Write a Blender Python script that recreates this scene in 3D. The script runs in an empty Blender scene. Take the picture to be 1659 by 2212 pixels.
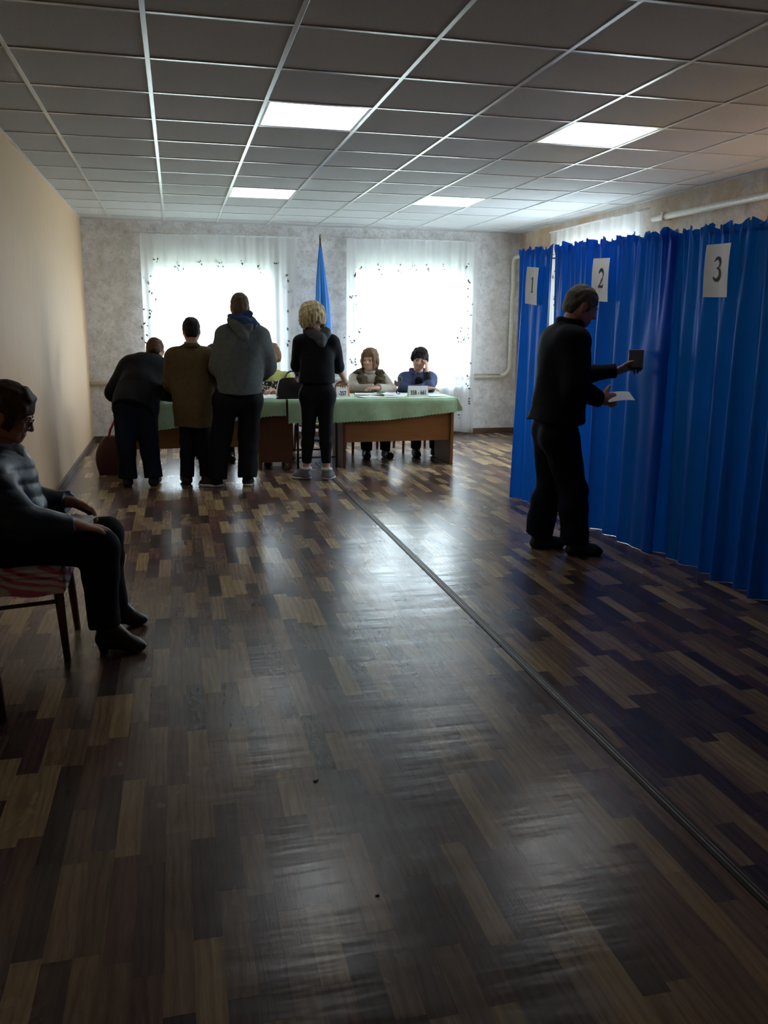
import bpy, bmesh, math, random
import numpy as np
from mathutils import Vector, Matrix

random.seed(7)
SC = bpy.context.scene
COL = SC.collection

# ------------------------------------------------------------------ camera
CZ = 1.395
_p, _y, _r = -0.2174, 0.2395, 0.0078
_f = np.array([math.sin(_y) * math.cos(_p), math.cos(_y) * math.cos(_p), math.sin(_p)])
_rt = np.array([math.cos(_y), -math.sin(_y), 0.0])
_u = np.cross(_rt, _f)
CR = _rt * math.cos(_r) + _u * math.sin(_r)
CU = -_rt * math.sin(_r) + _u * math.cos(_r)
CF = _f
cam_d = bpy.data.cameras.new('camera')
cam = bpy.data.objects.new('camera', cam_d)
COL.objects.link(cam)
cam_d.sensor_fit = 'VERTICAL'
cam_d.sensor_height = 24.0
cam_d.lens = 24.0 * 1815.8 / 2212.0
cam_d.clip_start = 0.02
cam.matrix_world = Matrix(((CR[0], CU[0], -CF[0], 0), (CR[1], CU[1], -CF[1], 0), (CR[2], CU[2], -CF[2], CZ), (0, 0, 0, 1)))
SC.camera = cam

# ------------------------------------------------------------------ sky, light, exposure
SKY = 14.0
LAMP = 3.6
EXPOSURE = 0.55
world = bpy.data.worlds.new('overcast_sky')
SC.world = world
world.use_nodes = True
_bg = world.node_tree.nodes['Background']
_bg.inputs['Color'].default_value = (0.78, 0.915, 1.0, 1)
_bg.inputs['Strength'].default_value = SKY

# room limits (camera stands at x=0, y=0)
XL, XR, YB, YF, ZC = -1.018, 4.412, 10.70, -2.4, 2.578
WT = 0.30
WIN_BACK = [(-0.27, 1.17, 0.64, 2.12), (2.20, 3.66, 0.64, 2.16)]
WIN_RIGHT = [(7.55, 9.25, 0.70, 2.22)]


def portal(name, loc, rot, sx, sy):
    d = bpy.data.lights.new(name, 'AREA')
    d.shape = 'RECTANGLE'; d.size = sx; d.size_y = sy
    d.cycles.is_portal = True
    o = bpy.data.objects.new(name, d); COL.objects.link(o)
    o.location = loc; o.rotation_euler = rot


for k, (a, b, c, d) in enumerate(WIN_BACK):
    portal('window_daylight', ((a + b) / 2, YB + WT - 0.02, (c + d) / 2), (-math.pi / 2, 0, 0), b - a, d - c)
for k, (a, b, c, d) in enumerate(WIN_RIGHT):
    portal('window_daylight', (XR + WT - 0.02, (a + b) / 2, (c + d) / 2), (0, math.pi / 2, 0), d - c, b - a)

vs = SC.view_settings
vs.view_transform = 'Standard'
vs.look = 'None'
vs.gamma = 1.0
vs.use_curve_mapping = False
vs.exposure = EXPOSURE
SC.cycles.use_denoising = True
SC.cycles.use_adaptive_sampling = True
SC.cycles.adaptive_threshold = 0.025
SC.cycles.max_bounces = 8
SC.cycles.diffuse_bounces = 5
SC.cycles.transparent_max_bounces = 12
SC.cycles.sample_clamp_indirect = 6.0
SC.cycles.caustics_reflective = False
SC.cycles.caustics_refractive = False


# ------------------------------------------------------------------ materials
def _new(name):
    m = bpy.data.materials.new(name)
    m.use_nodes = True
    nt = m.node_tree
    return m, nt, nt.nodes['Principled BSDF']


def pos_vec(nt, scale=(1, 1, 1)):
    g = nt.nodes.new('ShaderNodeNewGeometry')
    mp = nt.nodes.new('ShaderNodeMapping')
    mp.inputs['Scale'].default_value = scale
    nt.links.new(g.outputs['Position'], mp.inputs['Vector'])
    return mp.outputs['Vector']


def obj_vec(nt, scale=(1, 1, 1)):
    g = nt.nodes.new('ShaderNodeTexCoord')
    mp = nt.nodes.new('ShaderNodeMapping')
    mp.inputs['Scale'].default_value = scale
    nt.links.new(g.outputs['Object'], mp.inputs['Vector'])
    return mp.outputs['Vector']


def noise(nt, vec, scale, detail=4, rough=0.6):
    n = nt.nodes.new('ShaderNodeTexNoise')
    n.inputs['Scale'].default_value = scale
    n.inputs['Detail'].default_value = detail
    n.inputs['Roughness'].default_value = rough
    nt.links.new(vec, n.inputs['Vector'])
    return n.outputs['Fac']


def ramp(nt, fac, stops):
    r = nt.nodes.new('ShaderNodeValToRGB')
    e = r.color_ramp.elements
    while len(e) < len(stops):
        e.new(0.5)
    for q, (p, c) in zip(e, stops):
        q.position = p
        q.color = (c[0], c[1], c[2], 1)
    nt.links.new(fac, r.inputs['Fac'])
    return r.outputs['Color']


def bump(nt, h, strength, dist):
    b = nt.nodes.new('ShaderNodeBump')
    b.inputs['Strength'].default_value = strength
    b.inputs['Distance'].default_value = dist
    nt.links.new(h, b.inputs['Height'])
    return b.outputs['Normal']


def mixc(nt, fac, a, b, mode='MIX'):
    m = nt.nodes.new('ShaderNodeMix')
    m.data_type = 'RGBA'
    m.blend_type = mode
    for s, v in ((m.inputs[0], fac), (m.inputs[6], a), (m.inputs[7], b)):
        if isinstance(v, (int, float)):
            s.default_value = v
        elif isinstance(v, tuple):
            s.default_value = (v[0], v[1], v[2], 1)
        else:
            nt.links.new(v, s)
    return m.outputs[2]


def mat(name, c, rough=0.6, c2=None, scale=40, metal=0.0, bs=0.0, bd=0.002, spec=0.5, sheen=0.0, stretch=(1, 1, 1), bscale=None):
    """plain procedural material: two tones of one colour through noise, with fine relief"""
    m, nt, p = _new(name)
    v = obj_vec(nt, stretch)
    n = noise(nt, v, scale)
    if c2 is None:
        c2 = tuple(x * 0.8 for x in c)
    nt.links.new(ramp(nt, n, [(0.3, c), (0.7, c2)]), p.inputs['Base Color'])
    p.inputs['Roughness'].default_value = rough
    p.inputs['Metallic'].default_value = metal
    p.inputs['Specular IOR Level'].default_value = spec
    if sheen:
        p.inputs['Sheen Weight'].default_value = sheen
    if bs:
        nt.links.new(bump(nt, noise(nt, v, bscale or scale * 2.5), bs, bd), p.inputs['Normal'])
    return m


def wood(name, c1, c2, rough=0.4, axis='x', scale=3.0):
    m, nt, p = _new(name)
    st = {'x': (1.0, 14, 14), 'y': (14, 1.0, 14), 'z': (14, 14, 1.0)}[axis]
    v = obj_vec(nt, st)
    n = noise(nt, v, scale, 6, 0.65)
    nt.links.new(ramp(nt, n, [(0.25, c1), (0.75, c2)]), p.inputs['Base Color'])
    p.inputs['Roughness'].default_value = rough
    return m


def mat_floor():
    m, nt, p = _new('linoleum_parquet')
    at = nt.nodes.new('ShaderNodeAttribute'); at.attribute_name = 'tone'
    # grain offset by the tone so that neighbouring planks do not share their figure
    g = nt.nodes.new('ShaderNodeNewGeometry')
    ad = nt.nodes.new('ShaderNodeVectorMath'); ad.operation = 'MULTIPLY_ADD'
    nt.links.new(at.outputs['Vector'], ad.inputs[0])
    ad.inputs[1].default_value = (90, 140, 60)
    nt.links.new(g.outputs['Position'], ad.inputs[2])
    mp = nt.nodes.new('ShaderNodeMapping'); mp.inputs['Scale'].default_value = (42, 3.0, 1)
    nt.links.new(ad.outputs[0], mp.inputs['Vector'])
    n1 = noise(nt, mp.outputs['Vector'], 3.2, 6, 0.7)
    mp2 = nt.nodes.new('ShaderNodeMapping'); mp2.inputs['Scale'].default_value = (9, 1.6, 1)
    nt.links.new(ad.outputs[0], mp2.inputs['Vector'])
    n2 = noise(nt, mp2.outputs['Vector'], 2.0, 3, 0.5)
    w = nt.nodes.new('ShaderNodeTexWave'); w.bands_direction = 'X'
    w.inputs['Scale'].default_value = 1.2; w.inputs['Distortion'].default_value = 9.0; w.inputs['Detail'].default_value = 2
    nt.links.new(mp2.outputs['Vector'], w.inputs['Vector'])
    k1 = ramp(nt, n1, [(0.25, (0.66, 0.65, 0.64)), (0.75, (1.26, 1.26, 1.26))])
    k2 = ramp(nt, n2, [(0.3, (0.82, 0.82, 0.82)), (0.7, (1.15, 1.15, 1.15))])
    k3 = ramp(nt, w.outputs['Fac'], [(0.0, (0.82, 0.8, 0.8)), (0.6, (1.06, 1.06, 1.06))])
    c = mixc(nt, 1.0, at.outputs['Color'], k1, 'MULTIPLY')
    c = mixc(nt, 1.0, c, k2, 'MULTIPLY')
    c = mixc(nt, 1.0, c, k3, 'MULTIPLY')
    nt.links.new(c, p.inputs['Base Color'])
    # worn gloss
    nr = noise(nt, pos_vec(nt, (1.3, 0.7, 1)), 2.2, 4)
    rr = ramp(nt, nr, [(0.3, (0.19, 0.19, 0.19)), (0.7, (0.30, 0.30, 0.30))])
    nt.links.new(rr, p.inputs['Roughness'])
    p.inputs['Specular IOR Level'].default_value = 0.68
    # the lino lies in low waves across the room, and has an embossed grain
    h1 = noise(nt, pos_vec(nt, (0.9, 5.5, 1)), 1.6, 3, 0.55)
    b1 = nt.nodes.new('ShaderNodeBump'); b1.inputs['Strength'].default_value = 0.45; b1.inputs['Distance'].default_value = 0.007
    nt.links.new(h1, b1.inputs['Height'])
    b2 = nt.nodes.new('ShaderNodeBump'); b2.inputs['Strength'].default_value = 0.35; b2.inputs['Distance'].default_value = 0.0006
    nt.links.new(n1, b2.inputs['Height']); nt.links.new(b1.outputs['Normal'], b2.inputs['Normal'])
    nt.links.new(b2.outputs['Normal'], p.inputs['Normal'])
    return m


def mat_plaster(name, base, dark, rust, rust_amt):
    """old whitewashed rough plaster with grey and brown scuffs"""
    m, nt, p = _new(name)
    v = pos_vec(nt)
    big = noise(nt, v, 1.1, 4, 0.6)
    mid = noise(nt, v, 7.0, 5, 0.7)
    fine = noise(nt, v, 34.0, 4, 0.7)
    spk = nt.nodes.new('ShaderNodeTexVoronoi'); spk.inputs['Scale'].default_value = 30.0
    spk.inputs['Randomness'].default_value = 1.0
    nt.links.new(v, spk.inputs['Vector'])
    c = mixc(nt, ramp(nt, mid, [(0.42, (0, 0, 0)), (0.72, (0.75, 0.75, 0.75))]), base, dark)
    c = mixc(nt, ramp(nt, fine, [(0.52, (0, 0, 0)), (0.7, (0.6, 0.6, 0.6))]), c, dark)
    c = mixc(nt, ramp(nt, big, [(0.48, (0, 0, 0)), (0.66, (rust_amt,) * 3)]), c, rust)
    c = mixc(nt, ramp(nt, spk.outputs['Distance'], [(0.0, (0.7, 0.7, 0.7)), (0.19, (0, 0, 0))]), c, (0.16, 0.14, 0.12))
    nt.links.new(c, p.inputs['Base Color'])
    p.inputs['Roughness'].default_value = 0.9
    nt.links.new(bump(nt, mid, 0.5, 0.02), p.inputs['Normal'])
    return m


def mat_wallpaper():
    m, nt, p = _new('peach_wallpaper')
    n = noise(nt, pos_vec(nt, (60, 60, 2.5)), 1.0, 5, 0.65)
    b = noise(nt, pos_vec(nt, (1, 1, 1)), 1.6, 3)
    c = ramp(nt, n, [(0.3, (0.62, 0.41, 0.24)), (0.7, (0.72, 0.50, 0.31))])
    c = mixc(nt, ramp(nt, b, [(0.4, (0, 0, 0)), (0.75, (0.35, 0.35, 0.35))]), c, (0.66, 0.50, 0.37))
    nt.links.new(c, p.inputs['Base Color'])
    p.inputs['Roughness'].default_value = 0.75
    nt.links.new(bump(nt, n, 0.25, 0.003), p.inputs['Normal'])
    return m


def mat_sheer(name, col, transp, transl, gloss=0.0, shift=None):
    """woven cloth that lets some light straight through and scatters some"""
    m = bpy.data.materials.new(name); m.use_nodes = True
    nt = m.node_tree; nt.nodes.clear()
    out = nt.nodes.new('ShaderNodeOutputMaterial')
    tr = nt.nodes.new('ShaderNodeBsdfTransparent')
    tl = nt.nodes.new('ShaderNodeBsdfTranslucent'); tl.inputs['Color'].default_value = (*(shift or col), 1)
    df = nt.nodes.new('ShaderNodeBsdfPrincipled')
    v = obj_vec(nt, (1, 1, 1))
    n = noise(nt, v, 6.0, 4)
    nt.links.new(ramp(nt, n, [(0.3, tuple(x * 0.85 for x in col)), (0.7, col)]), df.inputs['Base Color'])
    df.inputs['Roughness'].default_value = 0.9 if not gloss else gloss
    df.inputs['Specular IOR Level'].default_value = 0.1 if not gloss else 0.22
    m1 = nt.nodes.new('ShaderNodeMixShader'); m1.inputs[0].default_value = transl
    nt.links.new(df.outputs[0], m1.inputs[1]); nt.links.new(tl.outputs[0], m1.inputs[2])
    if transp > 0:
        m2 = nt.nodes.new('ShaderNodeMixShader'); m2.inputs[0].default_value = transp
        nt.links.new(m1.outputs[0], m2.inputs[1]); nt.links.new(tr.outputs[0], m2.inputs[2])
        nt.links.new(m2.outputs[0], out.inputs[0])
    else:
        nt.links.new(m1.outputs[0], out.inputs[0])
    return m


def mat_glass():
    m = bpy.data.materials.new('window_glass'); m.use_nodes = True
    nt = m.node_tree; nt.nodes.clear()
    out = nt.nodes.new('ShaderNodeOutputMaterial')
    tr = nt.nodes.new('ShaderNodeBsdfTransparent'); tr.inputs['Color'].default_value = (0.96, 0.97, 0.98, 1)
    gl = nt.nodes.new('ShaderNodeBsdfGlossy'); gl.inputs['Roughness'].default_value = 0.02
    mx = nt.nodes.new('ShaderNodeMixShader'); mx.inputs[0].default_value = 0.06
    nt.links.new(tr.outputs[0], mx.inputs[1]); nt.links.new(gl.outputs[0], mx.inputs[2])
    nt.links.new(mx.outputs[0], out.inputs[0])
    return m


def mat_emit(name, col, strength):
    m = bpy.data.materials.new(name); m.use_nodes = True
    nt = m.node_tree; nt.nodes.clear()
    out = nt.nodes.new('ShaderNodeOutputMaterial')
    e = nt.nodes.new('ShaderNodeEmission'); e.inputs[0].default_value = (*col, 1); e.inputs[1].default_value = strength
    nt.links.new(e.outputs[0], out.inputs[0])
    return m


M = {}
M['floor'] = mat_floor()
M['subfloor'] = mat('dark_joint', (0.03, 0.022, 0.018), 0.7)
M['plaster'] = mat_plaster('old_plaster', (0.78, 0.78, 0.79), (0.40, 0.38, 0.35), (0.58, 0.51, 0.45), 0.4)
M['plaster_r'] = mat_plaster('old_plaster_brown', (0.64, 0.58, 0.50), (0.33, 0.28, 0.22), (0.50, 0.33, 0.18), 0.8)
M['wallpaper'] = mat_wallpaper()
M['tile'] = mat('mineral_fibre', (0.62, 0.63, 0.645), 0.95, (0.53, 0.54, 0.55), 90, bs=0.5, bd=0.002, spec=0.1)
M['tbar'] = mat('painted_steel', (0.80, 0.82, 0.83), 0.22, (0.74, 0.76, 0.77), 8, spec=0.8)
M['slab'] = mat('concrete', (0.35, 0.34, 0.32), 0.9)
M['lampframe'] = mat('lamp_frame_white', (0.85, 0.85, 0.85), 0.4)
M['lamp'] = mat_emit('lamp_diffuser', (0.94, 0.98, 1.0), LAMP)
M['pvc'] = mat('white_window_plastic', (0.85, 0.85, 0.85), 0.35)
M['glass'] = mat_glass()
M['tulle'] = mat_sheer('white_tulle', (0.92, 0.94, 0.96), 0.42, 0.62)
M['sprig'] = mat('grey_embroidery', (0.17, 0.16, 0.15), 0.9)
M['skirting'] = mat('brown_skirting', (0.11, 0.065, 0.04), 0.5)
M['pipe'] = mat('cream_pipe_paint', (0.70, 0.67, 0.58), 0.35)
M['alu'] = mat('worn_aluminium', (0.42, 0.40, 0.36), 0.38, (0.25, 0.22, 0.18), 25, metal=0.9)
M['rubber'] = mat('dark_edge', (0.035, 0.03, 0.025), 0.5)
M['satin'] = mat_sheer('blue_satin', (0.003, 0.088, 0.74), 0.0, 0.26, gloss=0.44, shift=(0.002, 0.16, 0.60))
M['flag'] = mat('flag_blue', (0.012, 0.20, 0.62), 0.5, (0.01, 0.16, 0.55), 5)
M['paper'] = mat('white_paper', (0.88, 0.89, 0.92), 0.8, (0.85, 0.86, 0.89), 8)
M['bulb'] = mat_emit('warm_bulb', (1.0, 0.66, 0.36), 170.0)
M['ink'] = mat('black_ink', (0.012, 0.012, 0.015), 0.7)
M['green'] = mat('green_plush', (0.54, 0.78, 0.52), 0.9, (0.37, 0.62, 0.38), 9, bs=0.5, bd=0.004, sheen=0.4, bscale=60)
M['desk'] = wood('ochre_veneer', (0.34, 0.17, 0.055), (0.25, 0.115, 0.035), 0.4, 'x')
M['desk_d'] = wood('dark_red_veneer', (0.14, 0.052, 0.024), (0.09, 0.033, 0.017), 0.38, 'z')
M['desk_e'] = wood('brown_veneer', (0.26, 0.12, 0.045), (0.18, 0.08, 0.03), 0.4, 'z')
M['chairwood'] = wood('reddish_chair_wood', (0.17, 0.062, 0.028), (0.11, 0.04, 0.02), 0.35, 'z')
M['seatpad'] = mat('worn_beige_vinyl', (0.35, 0.27, 0.17), 0.6)
M['blackmetal'] = mat('black_metal', (0.02, 0.02, 0.022), 0.4)
M['wire'] = mat('steel_wire', (0.4, 0.4, 0.42), 0.35, metal=0.9)
M['leather'] = mat('black_leather', (0.012, 0.010, 0.012), 0.35, (0.02, 0.014, 0.018), 30, bs=0.3)
M['maroon'] = mat('maroon_bag', (0.06, 0.012, 0.012), 0.6)
M['red'] = mat('red_strap', (0.36, 0.03, 0.03), 0.6)
M['ground'] = mat('yard_ground', (0.30, 0.32, 0.24), 0.95)
M['skin'] = mat('skin', (0.52, 0.27, 0.19), 0.55, (0.46, 0.22, 0.15), 14)
M['skin_l'] = mat('fair_skin', (0.62, 0.36, 0.27), 0.55, (0.56, 0.30, 0.22), 14)
M['eye'] = mat('dark_eye', (0.03, 0.022, 0.02), 0.2)
M['lip'] = mat('lip', (0.40, 0.13, 0.11), 0.5)
for n_, c_, c2_ in (('h_brown', (0.075, 0.042, 0.024), (0.035, 0.02, 0.012)), ('h_red', (0.12, 0.052, 0.024), (0.05, 0.022, 0.012)),
                    ('h_dark', (0.020, 0.014, 0.014), (0.010, 0.008, 0.009)), ('h_blonde', (0.80, 0.66, 0.38), (0.22, 0.15, 0.06)),
                    ('h_grey', (0.20, 0.175, 0.14), (0.10, 0.09, 0.07)), ('h_light', (0.22, 0.13, 0.07), (0.13, 0.075, 0.04)),
                    ('h_short', (0.13, 0.09, 0.055), (0.08, 0.055, 0.035))):
    M[n_] = mat(n_, c_, 0.7, c2_, 4, bs=0.6, bd=0.004, stretch=(16, 16, 2), bscale=10, spec=0.25)
for n_, c_, r_ in (('c_black', (0.010, 0.011, 0.014), 0.75), ('c_navy', (0.012, 0.017, 0.032), 0.8), ('c_coat', (0.012, 0.013, 0.018), 0.8),
                   ('c_brown', (0.125, 0.088, 0.040), 0.9), ('c_grey', (0.125, 0.145, 0.145), 0.9), ('c_bluehood', (0.040, 0.075, 0.18), 0.9),
                   ('c_denim', (0.010, 0.015, 0.030), 0.85), ('c_hoodgrey', (0.11, 0.13, 0.135), 0.9), ('c_cream', (0.46, 0.42, 0.36), 0.9),
                   ('c_fur', (0.085, 0.068, 0.040), 0.95), ('c_blue', (0.055, 0.072, 0.16), 0.8), ('c_lime', (0.42, 0.42, 0.12), 0.9),
                   ('c_collar', (0.20, 0.21, 0.25), 0.85), ('c_pinkscarf', (0.36, 0.16, 0.13), 0.9), ('c_white', (0.75, 0.75, 0.75), 0.7),
                   ('c_charcoal', (0.035, 0.035, 0.04), 0.8), ('c_sneaker', (0.20, 0.22, 0.24), 0.7), ('c_tan', (0.42, 0.16, 0.06), 0.6)):
    M[n_] = mat(n_, c_, r_, tuple(x * 0.72 for x in c_), 30, bs=0.35, bd=0.002, bscale=160, spec=(0.12 if max(c_) < .06 else 0.25))
M['c_nylon'] = mat('navy_nylon', (0.006, 0.018, 0.042), 0.42, (0.010, 0.030, 0.062), 8, bs=0.4, bd=0.004, bscale=30)
M['bootleather'] = mat('boot_leather', (0.010, 0.010, 0.011), 0.38)
M['sole'] = mat('white_rubber', (0.62, 0.63, 0.62), 0.6)


# ------------------------------------------------------------------ mesh helpers
def mesh_np(name, V, Fq, smooth=True):
    me = bpy.data.meshes.new(name)
    V = np.asarray(V, np.float32); Fq = np.asarray(Fq, np.int32)
    k = Fq.shape[1]
    me.vertices.add(len(V)); me.vertices.foreach_set('co', V.ravel())
    me.loops.add(Fq.size); me.loops.foreach_set('vertex_index', Fq.ravel())
    me.polygons.add(len(Fq))
    me.polygons.foreach_set('loop_start', np.arange(0, Fq.size, k, dtype=np.int32))
    me.polygons.foreach_set('use_smooth', np.full(len(Fq), smooth))
    me.update(calc_edges=True)
    return me


def link(name, me, m=None, parent=None, loc=None, rot=None):
    o = bpy.data.objects.new(name, me)
    COL.objects.link(o)
    if m is not None and me is not None and not me.materials:
        me.materials.append(M[m] if isinstance(m, str) else m)
    if parent is not None:
        o.parent = parent
    if loc is not None:
        o.location = loc
    if rot is not None:
        o.rotation_euler = rot
    return o


def tag(o, label=None, cat=None, group=None, kind=None):
    if label: o['label'] = label
    if cat: o['category'] = cat
    if group: o['group'] = group
    if kind: o['kind'] = kind
    return o


def empty(name, loc=(0, 0, 0), rz=0.0):
    o = bpy.data.objects.new(name, None)
    COL.objects.link(o)
    o.empty_display_size = 0.1
    o.location = loc
    o.rotation_euler = (0, 0, rz)
    return o


def copy_tree(o, parent=None):
    c = o.copy(); COL.objects.link(c); c.parent = parent
    for ch in o.children:
        copy_tree(ch, c)
    return c


class MB:
    def __init__(self):
        self.bm = bmesh.new()

    def box(self, x0, x1, y0, y1, z0, z1, bev=0.0, rot=None):
        t = bmesh.new()
        bmesh.ops.create_cube(t, size=1.0)
        bmesh.ops.scale(t, vec=(x1 - x0, y1 - y0, z1 - z0), verts=t.verts)
        if bev:
            bmesh.ops.bevel(t, geom=t.edges[:], offset=bev, segments=2, affect='EDGES', profile=0.5)
        if rot is not None:
            bmesh.ops.transform(t, matrix=rot, verts=t.verts)
        bmesh.ops.translate(t, vec=((x0 + x1) / 2, (y0 + y1) / 2, (z0 + z1) / 2), verts=t.verts)
        self.join(t)
        return self

    def join(self, t):
        me = bpy.data.meshes.new('tmp'); t.to_mesh(me); t.free()
        self.bm.from_mesh(me); bpy.data.meshes.remove(me)

    def tube(self, pts, r, n=10, caps=True, flat=None):
        pts = [Vector(p) for p in pts]
        rs = r if isinstance(r, (list, tuple)) else [r] * len(pts)
        rings = []
        up = Vector((0, 0, 1))
        prev = None
        for i, p in enumerate(pts):
            d = (pts[min(i + 1, len(pts) - 1)] - pts[max(i - 1, 0)]).normalized()
            if prev is None:
                a = d.cross(up)
                if a.length < 1e-3: a = d.cross(Vector((1, 0, 0)))
            else:
                a = prev - d * prev.dot(d)
            a.normalize(); prev = a
            b = d.cross(a)
            ring = []
            for k in range(n):
                t = 2 * math.pi * k / n
                ring.append(self.bm.verts.new(p + (a * math.cos(t) + b * math.sin(t) * (flat or 1.0)) * rs[i]))
            rings.append(ring)
        for q, w in zip(rings, rings[1:]):
            for k in range(n):
                self.bm.faces.new((q[k], q[(k + 1) % n], w[(k + 1) % n], w[k]))
        if caps:
            self.bm.faces.new(rings[0][::-1]); self.bm.faces.new(rings[-1])
        return self

    def poly(self, pts, thick=None, nrm=(0, 0, 1)):
        vs_ = [self.bm.verts.new(p) for p in pts]
        f = self.bm.faces.new(vs_)
        if thick:
            n = Vector(nrm).normalized() * thick
            w = [self.bm.verts.new(Vector(p) + n) for p in pts]
            self.bm.faces.new(w[::-1])
            k = len(pts)
            for i in range(k):
                self.bm.faces.new((vs_[(i + 1) % k], vs_[i], w[i], w[(i + 1) % k]))
        return self

    def grid(self, fn, nu, nv):
        g = [[self.bm.verts.new(fn(i / nu, j / nv)) for j in range(nv + 1)] for i in range(nu + 1)]
        for i in range(nu):
            for j in range(nv):
                self.bm.faces.new((g[i][j], g[i + 1][j], g[i + 1][j + 1], g[i][j + 1]))
        return self

    def mesh(self, name, smooth=False, angle=None):
        bmesh.ops.recalc_face_normals(self.bm, faces=self.bm.faces[:])
        me = bpy.data.meshes.new(name)
        self.bm.to_mesh(me); self.bm.free()
        if smooth:
            me.polygons.foreach_set('use_smooth', [True] * len(me.polygons))
            if angle:
                me.set_sharp_from_angle(angle=angle)
        return me

    def build(self, name, m, parent=None, smooth=False, angle=None, loc=None, rot=None):
        return link(name, self.mesh(name, smooth, angle), m, parent, loc, rot)


SM = math.radians(40)


# ------------------------------------------------------------------ the setting
def setting():
    # outside ground seen through the windows
    tag(MB().box(-40, 45, YB + WT, 60, -0.7, -0.6).build('ground', 'ground'), 'open yard ground beyond the windows', None, None, 'structure')
    # floor: joint bed with planks
    fl = MB().box(XL - WT, XR + WT, YF - WT, YB + WT, -0.15, -0.0025).build('floor', 'subfloor')
    tag(fl, 'linoleum floor printed as brown strip parquet', None, None, 'structure')
    planks(fl)
    # walls
    def holed(a0, a1, z0, z1, holes, put):
        m = MB()
        hs = sorted(holes)
        xs = a0
        for (h0, h1, c, d) in hs:
            put(m, xs, h0, z0, z1)
            put(m, h0, h1, z0, c)
            put(m, h0, h1, d, z1)
            xs = h1
        put(m, xs, a1, z0, z1)
        return m
    wb = holed(XL - WT, XR + WT, 0, ZC + 0.25, WIN_BACK, lambda m, a, b, c, d: m.box(a, b, YB, YB + WT, c, d))
    tag(wb.build('wall_back', 'plaster'), 'whitewashed rough back wall', None, None, 'structure')
    wr = holed(YF, YB, 0, ZC + 0.25, WIN_RIGHT, lambda m, a, b, c, d: m.box(XR, XR + WT, a, b, c, d))
    tag(wr.build('wall_right', 'plaster_r'), 'rough wall with brown stains behind the booths', None, None, 'structure')
    tag(MB().box(XL - WT, XL, YF, YB, 0, ZC + 0.25).build('wall_left', 'wallpaper'), 'peach papered wall', None, None, 'structure')
    tag(MB().box(XL - WT, XR + WT, YF - WT, YF, 0, ZC + 0.25).build('wall_front', 'wallpaper'), 'papered wall behind the viewer', None, None, 'structure')
    # baseboards
    tag(MB().box(XL, XR, YB - 0.018, YB, 0, 0.065, 0.004).build('baseboard_back', 'skirting'), None, None, None, 'structure')
    tag(MB().box(XL, XL + 0.018, YF, YB - 0.018, 0, 0.065, 0.004).build('baseboard_left', 'skirting'), None, None, None, 'structure')
    tag(MB().box(XR - 0.018, XR, YF, YB - 0.018, 0, 0.065, 0.004).build('baseboard_right', 'skirting'), None, None, None, 'structure')
    # lino joint strip
    st = tag(MB().box(1.353, 1.395, YF, 8.6, -0.002, 0.0035, 0.0012).build('trim_1', 'rubber'), 'dark edged metal strip over the lino joint', None, None, 'structure')
    MB().box(1.366, 1.371, YF, 8.6, 0.003, 0.0050, 0.001).build('metal_bead', 'alu', st)
    MB().box(1.379, 1.382, YF, 8.6, 0.003, 0.0050, 0.001).build('metal_bead', 'alu', st)
    ceiling()
    # windows
    n = 1
    for (a, b, c, d) in WIN_BACK:
        w = empty('window_%d' % n, ((a + b) / 2, YB + 0.16, c)); tag(w, 'white framed window behind tulle', None, None, 'structure')
        fw = 0.055
        X0, Y0, Z0 = (a + b) / 2, YB + 0.16, c
        f = MB()
        for (p, q, r, s) in ((a, b, c, c + fw), (a, b, d - fw, d), (a, a + fw, c + fw, d - fw), (b - fw, b, c + fw, d - fw), (a + (b - a) * .5 - .03, a + (b - a) * .5 + .03, c + fw, d - fw)):
            f.box(p - X0, q - X0, -0.03, 0.03, r - Z0, s - Z0, 0.004)
        f.build('window_frame', 'pvc', w)
        for (p, q) in ((a + fw, a + (b - a) * .5 - .03), (a + (b - a) * .5 + .03, b - fw)):
            MB().box(p - X0, q - X0, -0.003, 0.003, fw, d - c - fw).build('pane', 'glass', w)
        MB().box(a - 0.04 - X0, b + 0.04 - X0, -0.24, -0.03, -0.03, 0.0, 0.006).build('window_sill', 'pvc', w)
        n += 1
    for (a, b, c, d) in WIN_RIGHT:
        w = empty('window_%d' % n, (XR + 0.16, (a + b) / 2, c)); tag(w, 'white framed window in the side wall', None, None, 'structure')
        fw = 0.055
        X0, Y0, Z0 = XR + 0.16, (a + b) / 2, c
        f = MB()
        for (p, q, r, s) in ((a, b, c, c + fw), (a, b, d - fw, d), (a, a + fw, c + fw, d - fw), (b - fw, b, c + fw, d - fw), (a + (b - a) * .5 - .03, a + (b - a) * .5 + .03, c + fw, d - fw)):
            f.box(-0.03, 0.03, p - Y0, q - Y0, r - Z0, s - Z0, 0.004)
        f.build('window_frame', 'pvc', w)
        for (p, q) in ((a + fw, a + (b - a) * .5 - .03), (a + (b - a) * .5 + .03, b - fw)):
            MB().box(-0.003, 0.003, p - Y0, q - Y0, fw, d - c - fw).build('pane', 'glass', w)
        MB().box(-0.24, -0.03, a - 0.04 - Y0, b + 0.04 - Y0, -0.03, 0.0, 0.006).build('window_sill', 'pvc', w)
        n += 1


TONES = [(0.42, 0.305, 0.155), (0.35, 0.240, 0.125), (0.29, 0.195, 0.115), (0.22, 0.140, 0.088), (0.185, 0.098, 0.070),
         (0.130, 0.075, 0.056), (0.090, 0.057, 0.048), (0.068, 0.043, 0.038), (0.150, 0.105, 0.085), (0.105, 0.056, 0.056)]
TW = [4, 3, 4, 4, 3, 4, 4, 3, 3, 3]


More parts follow.
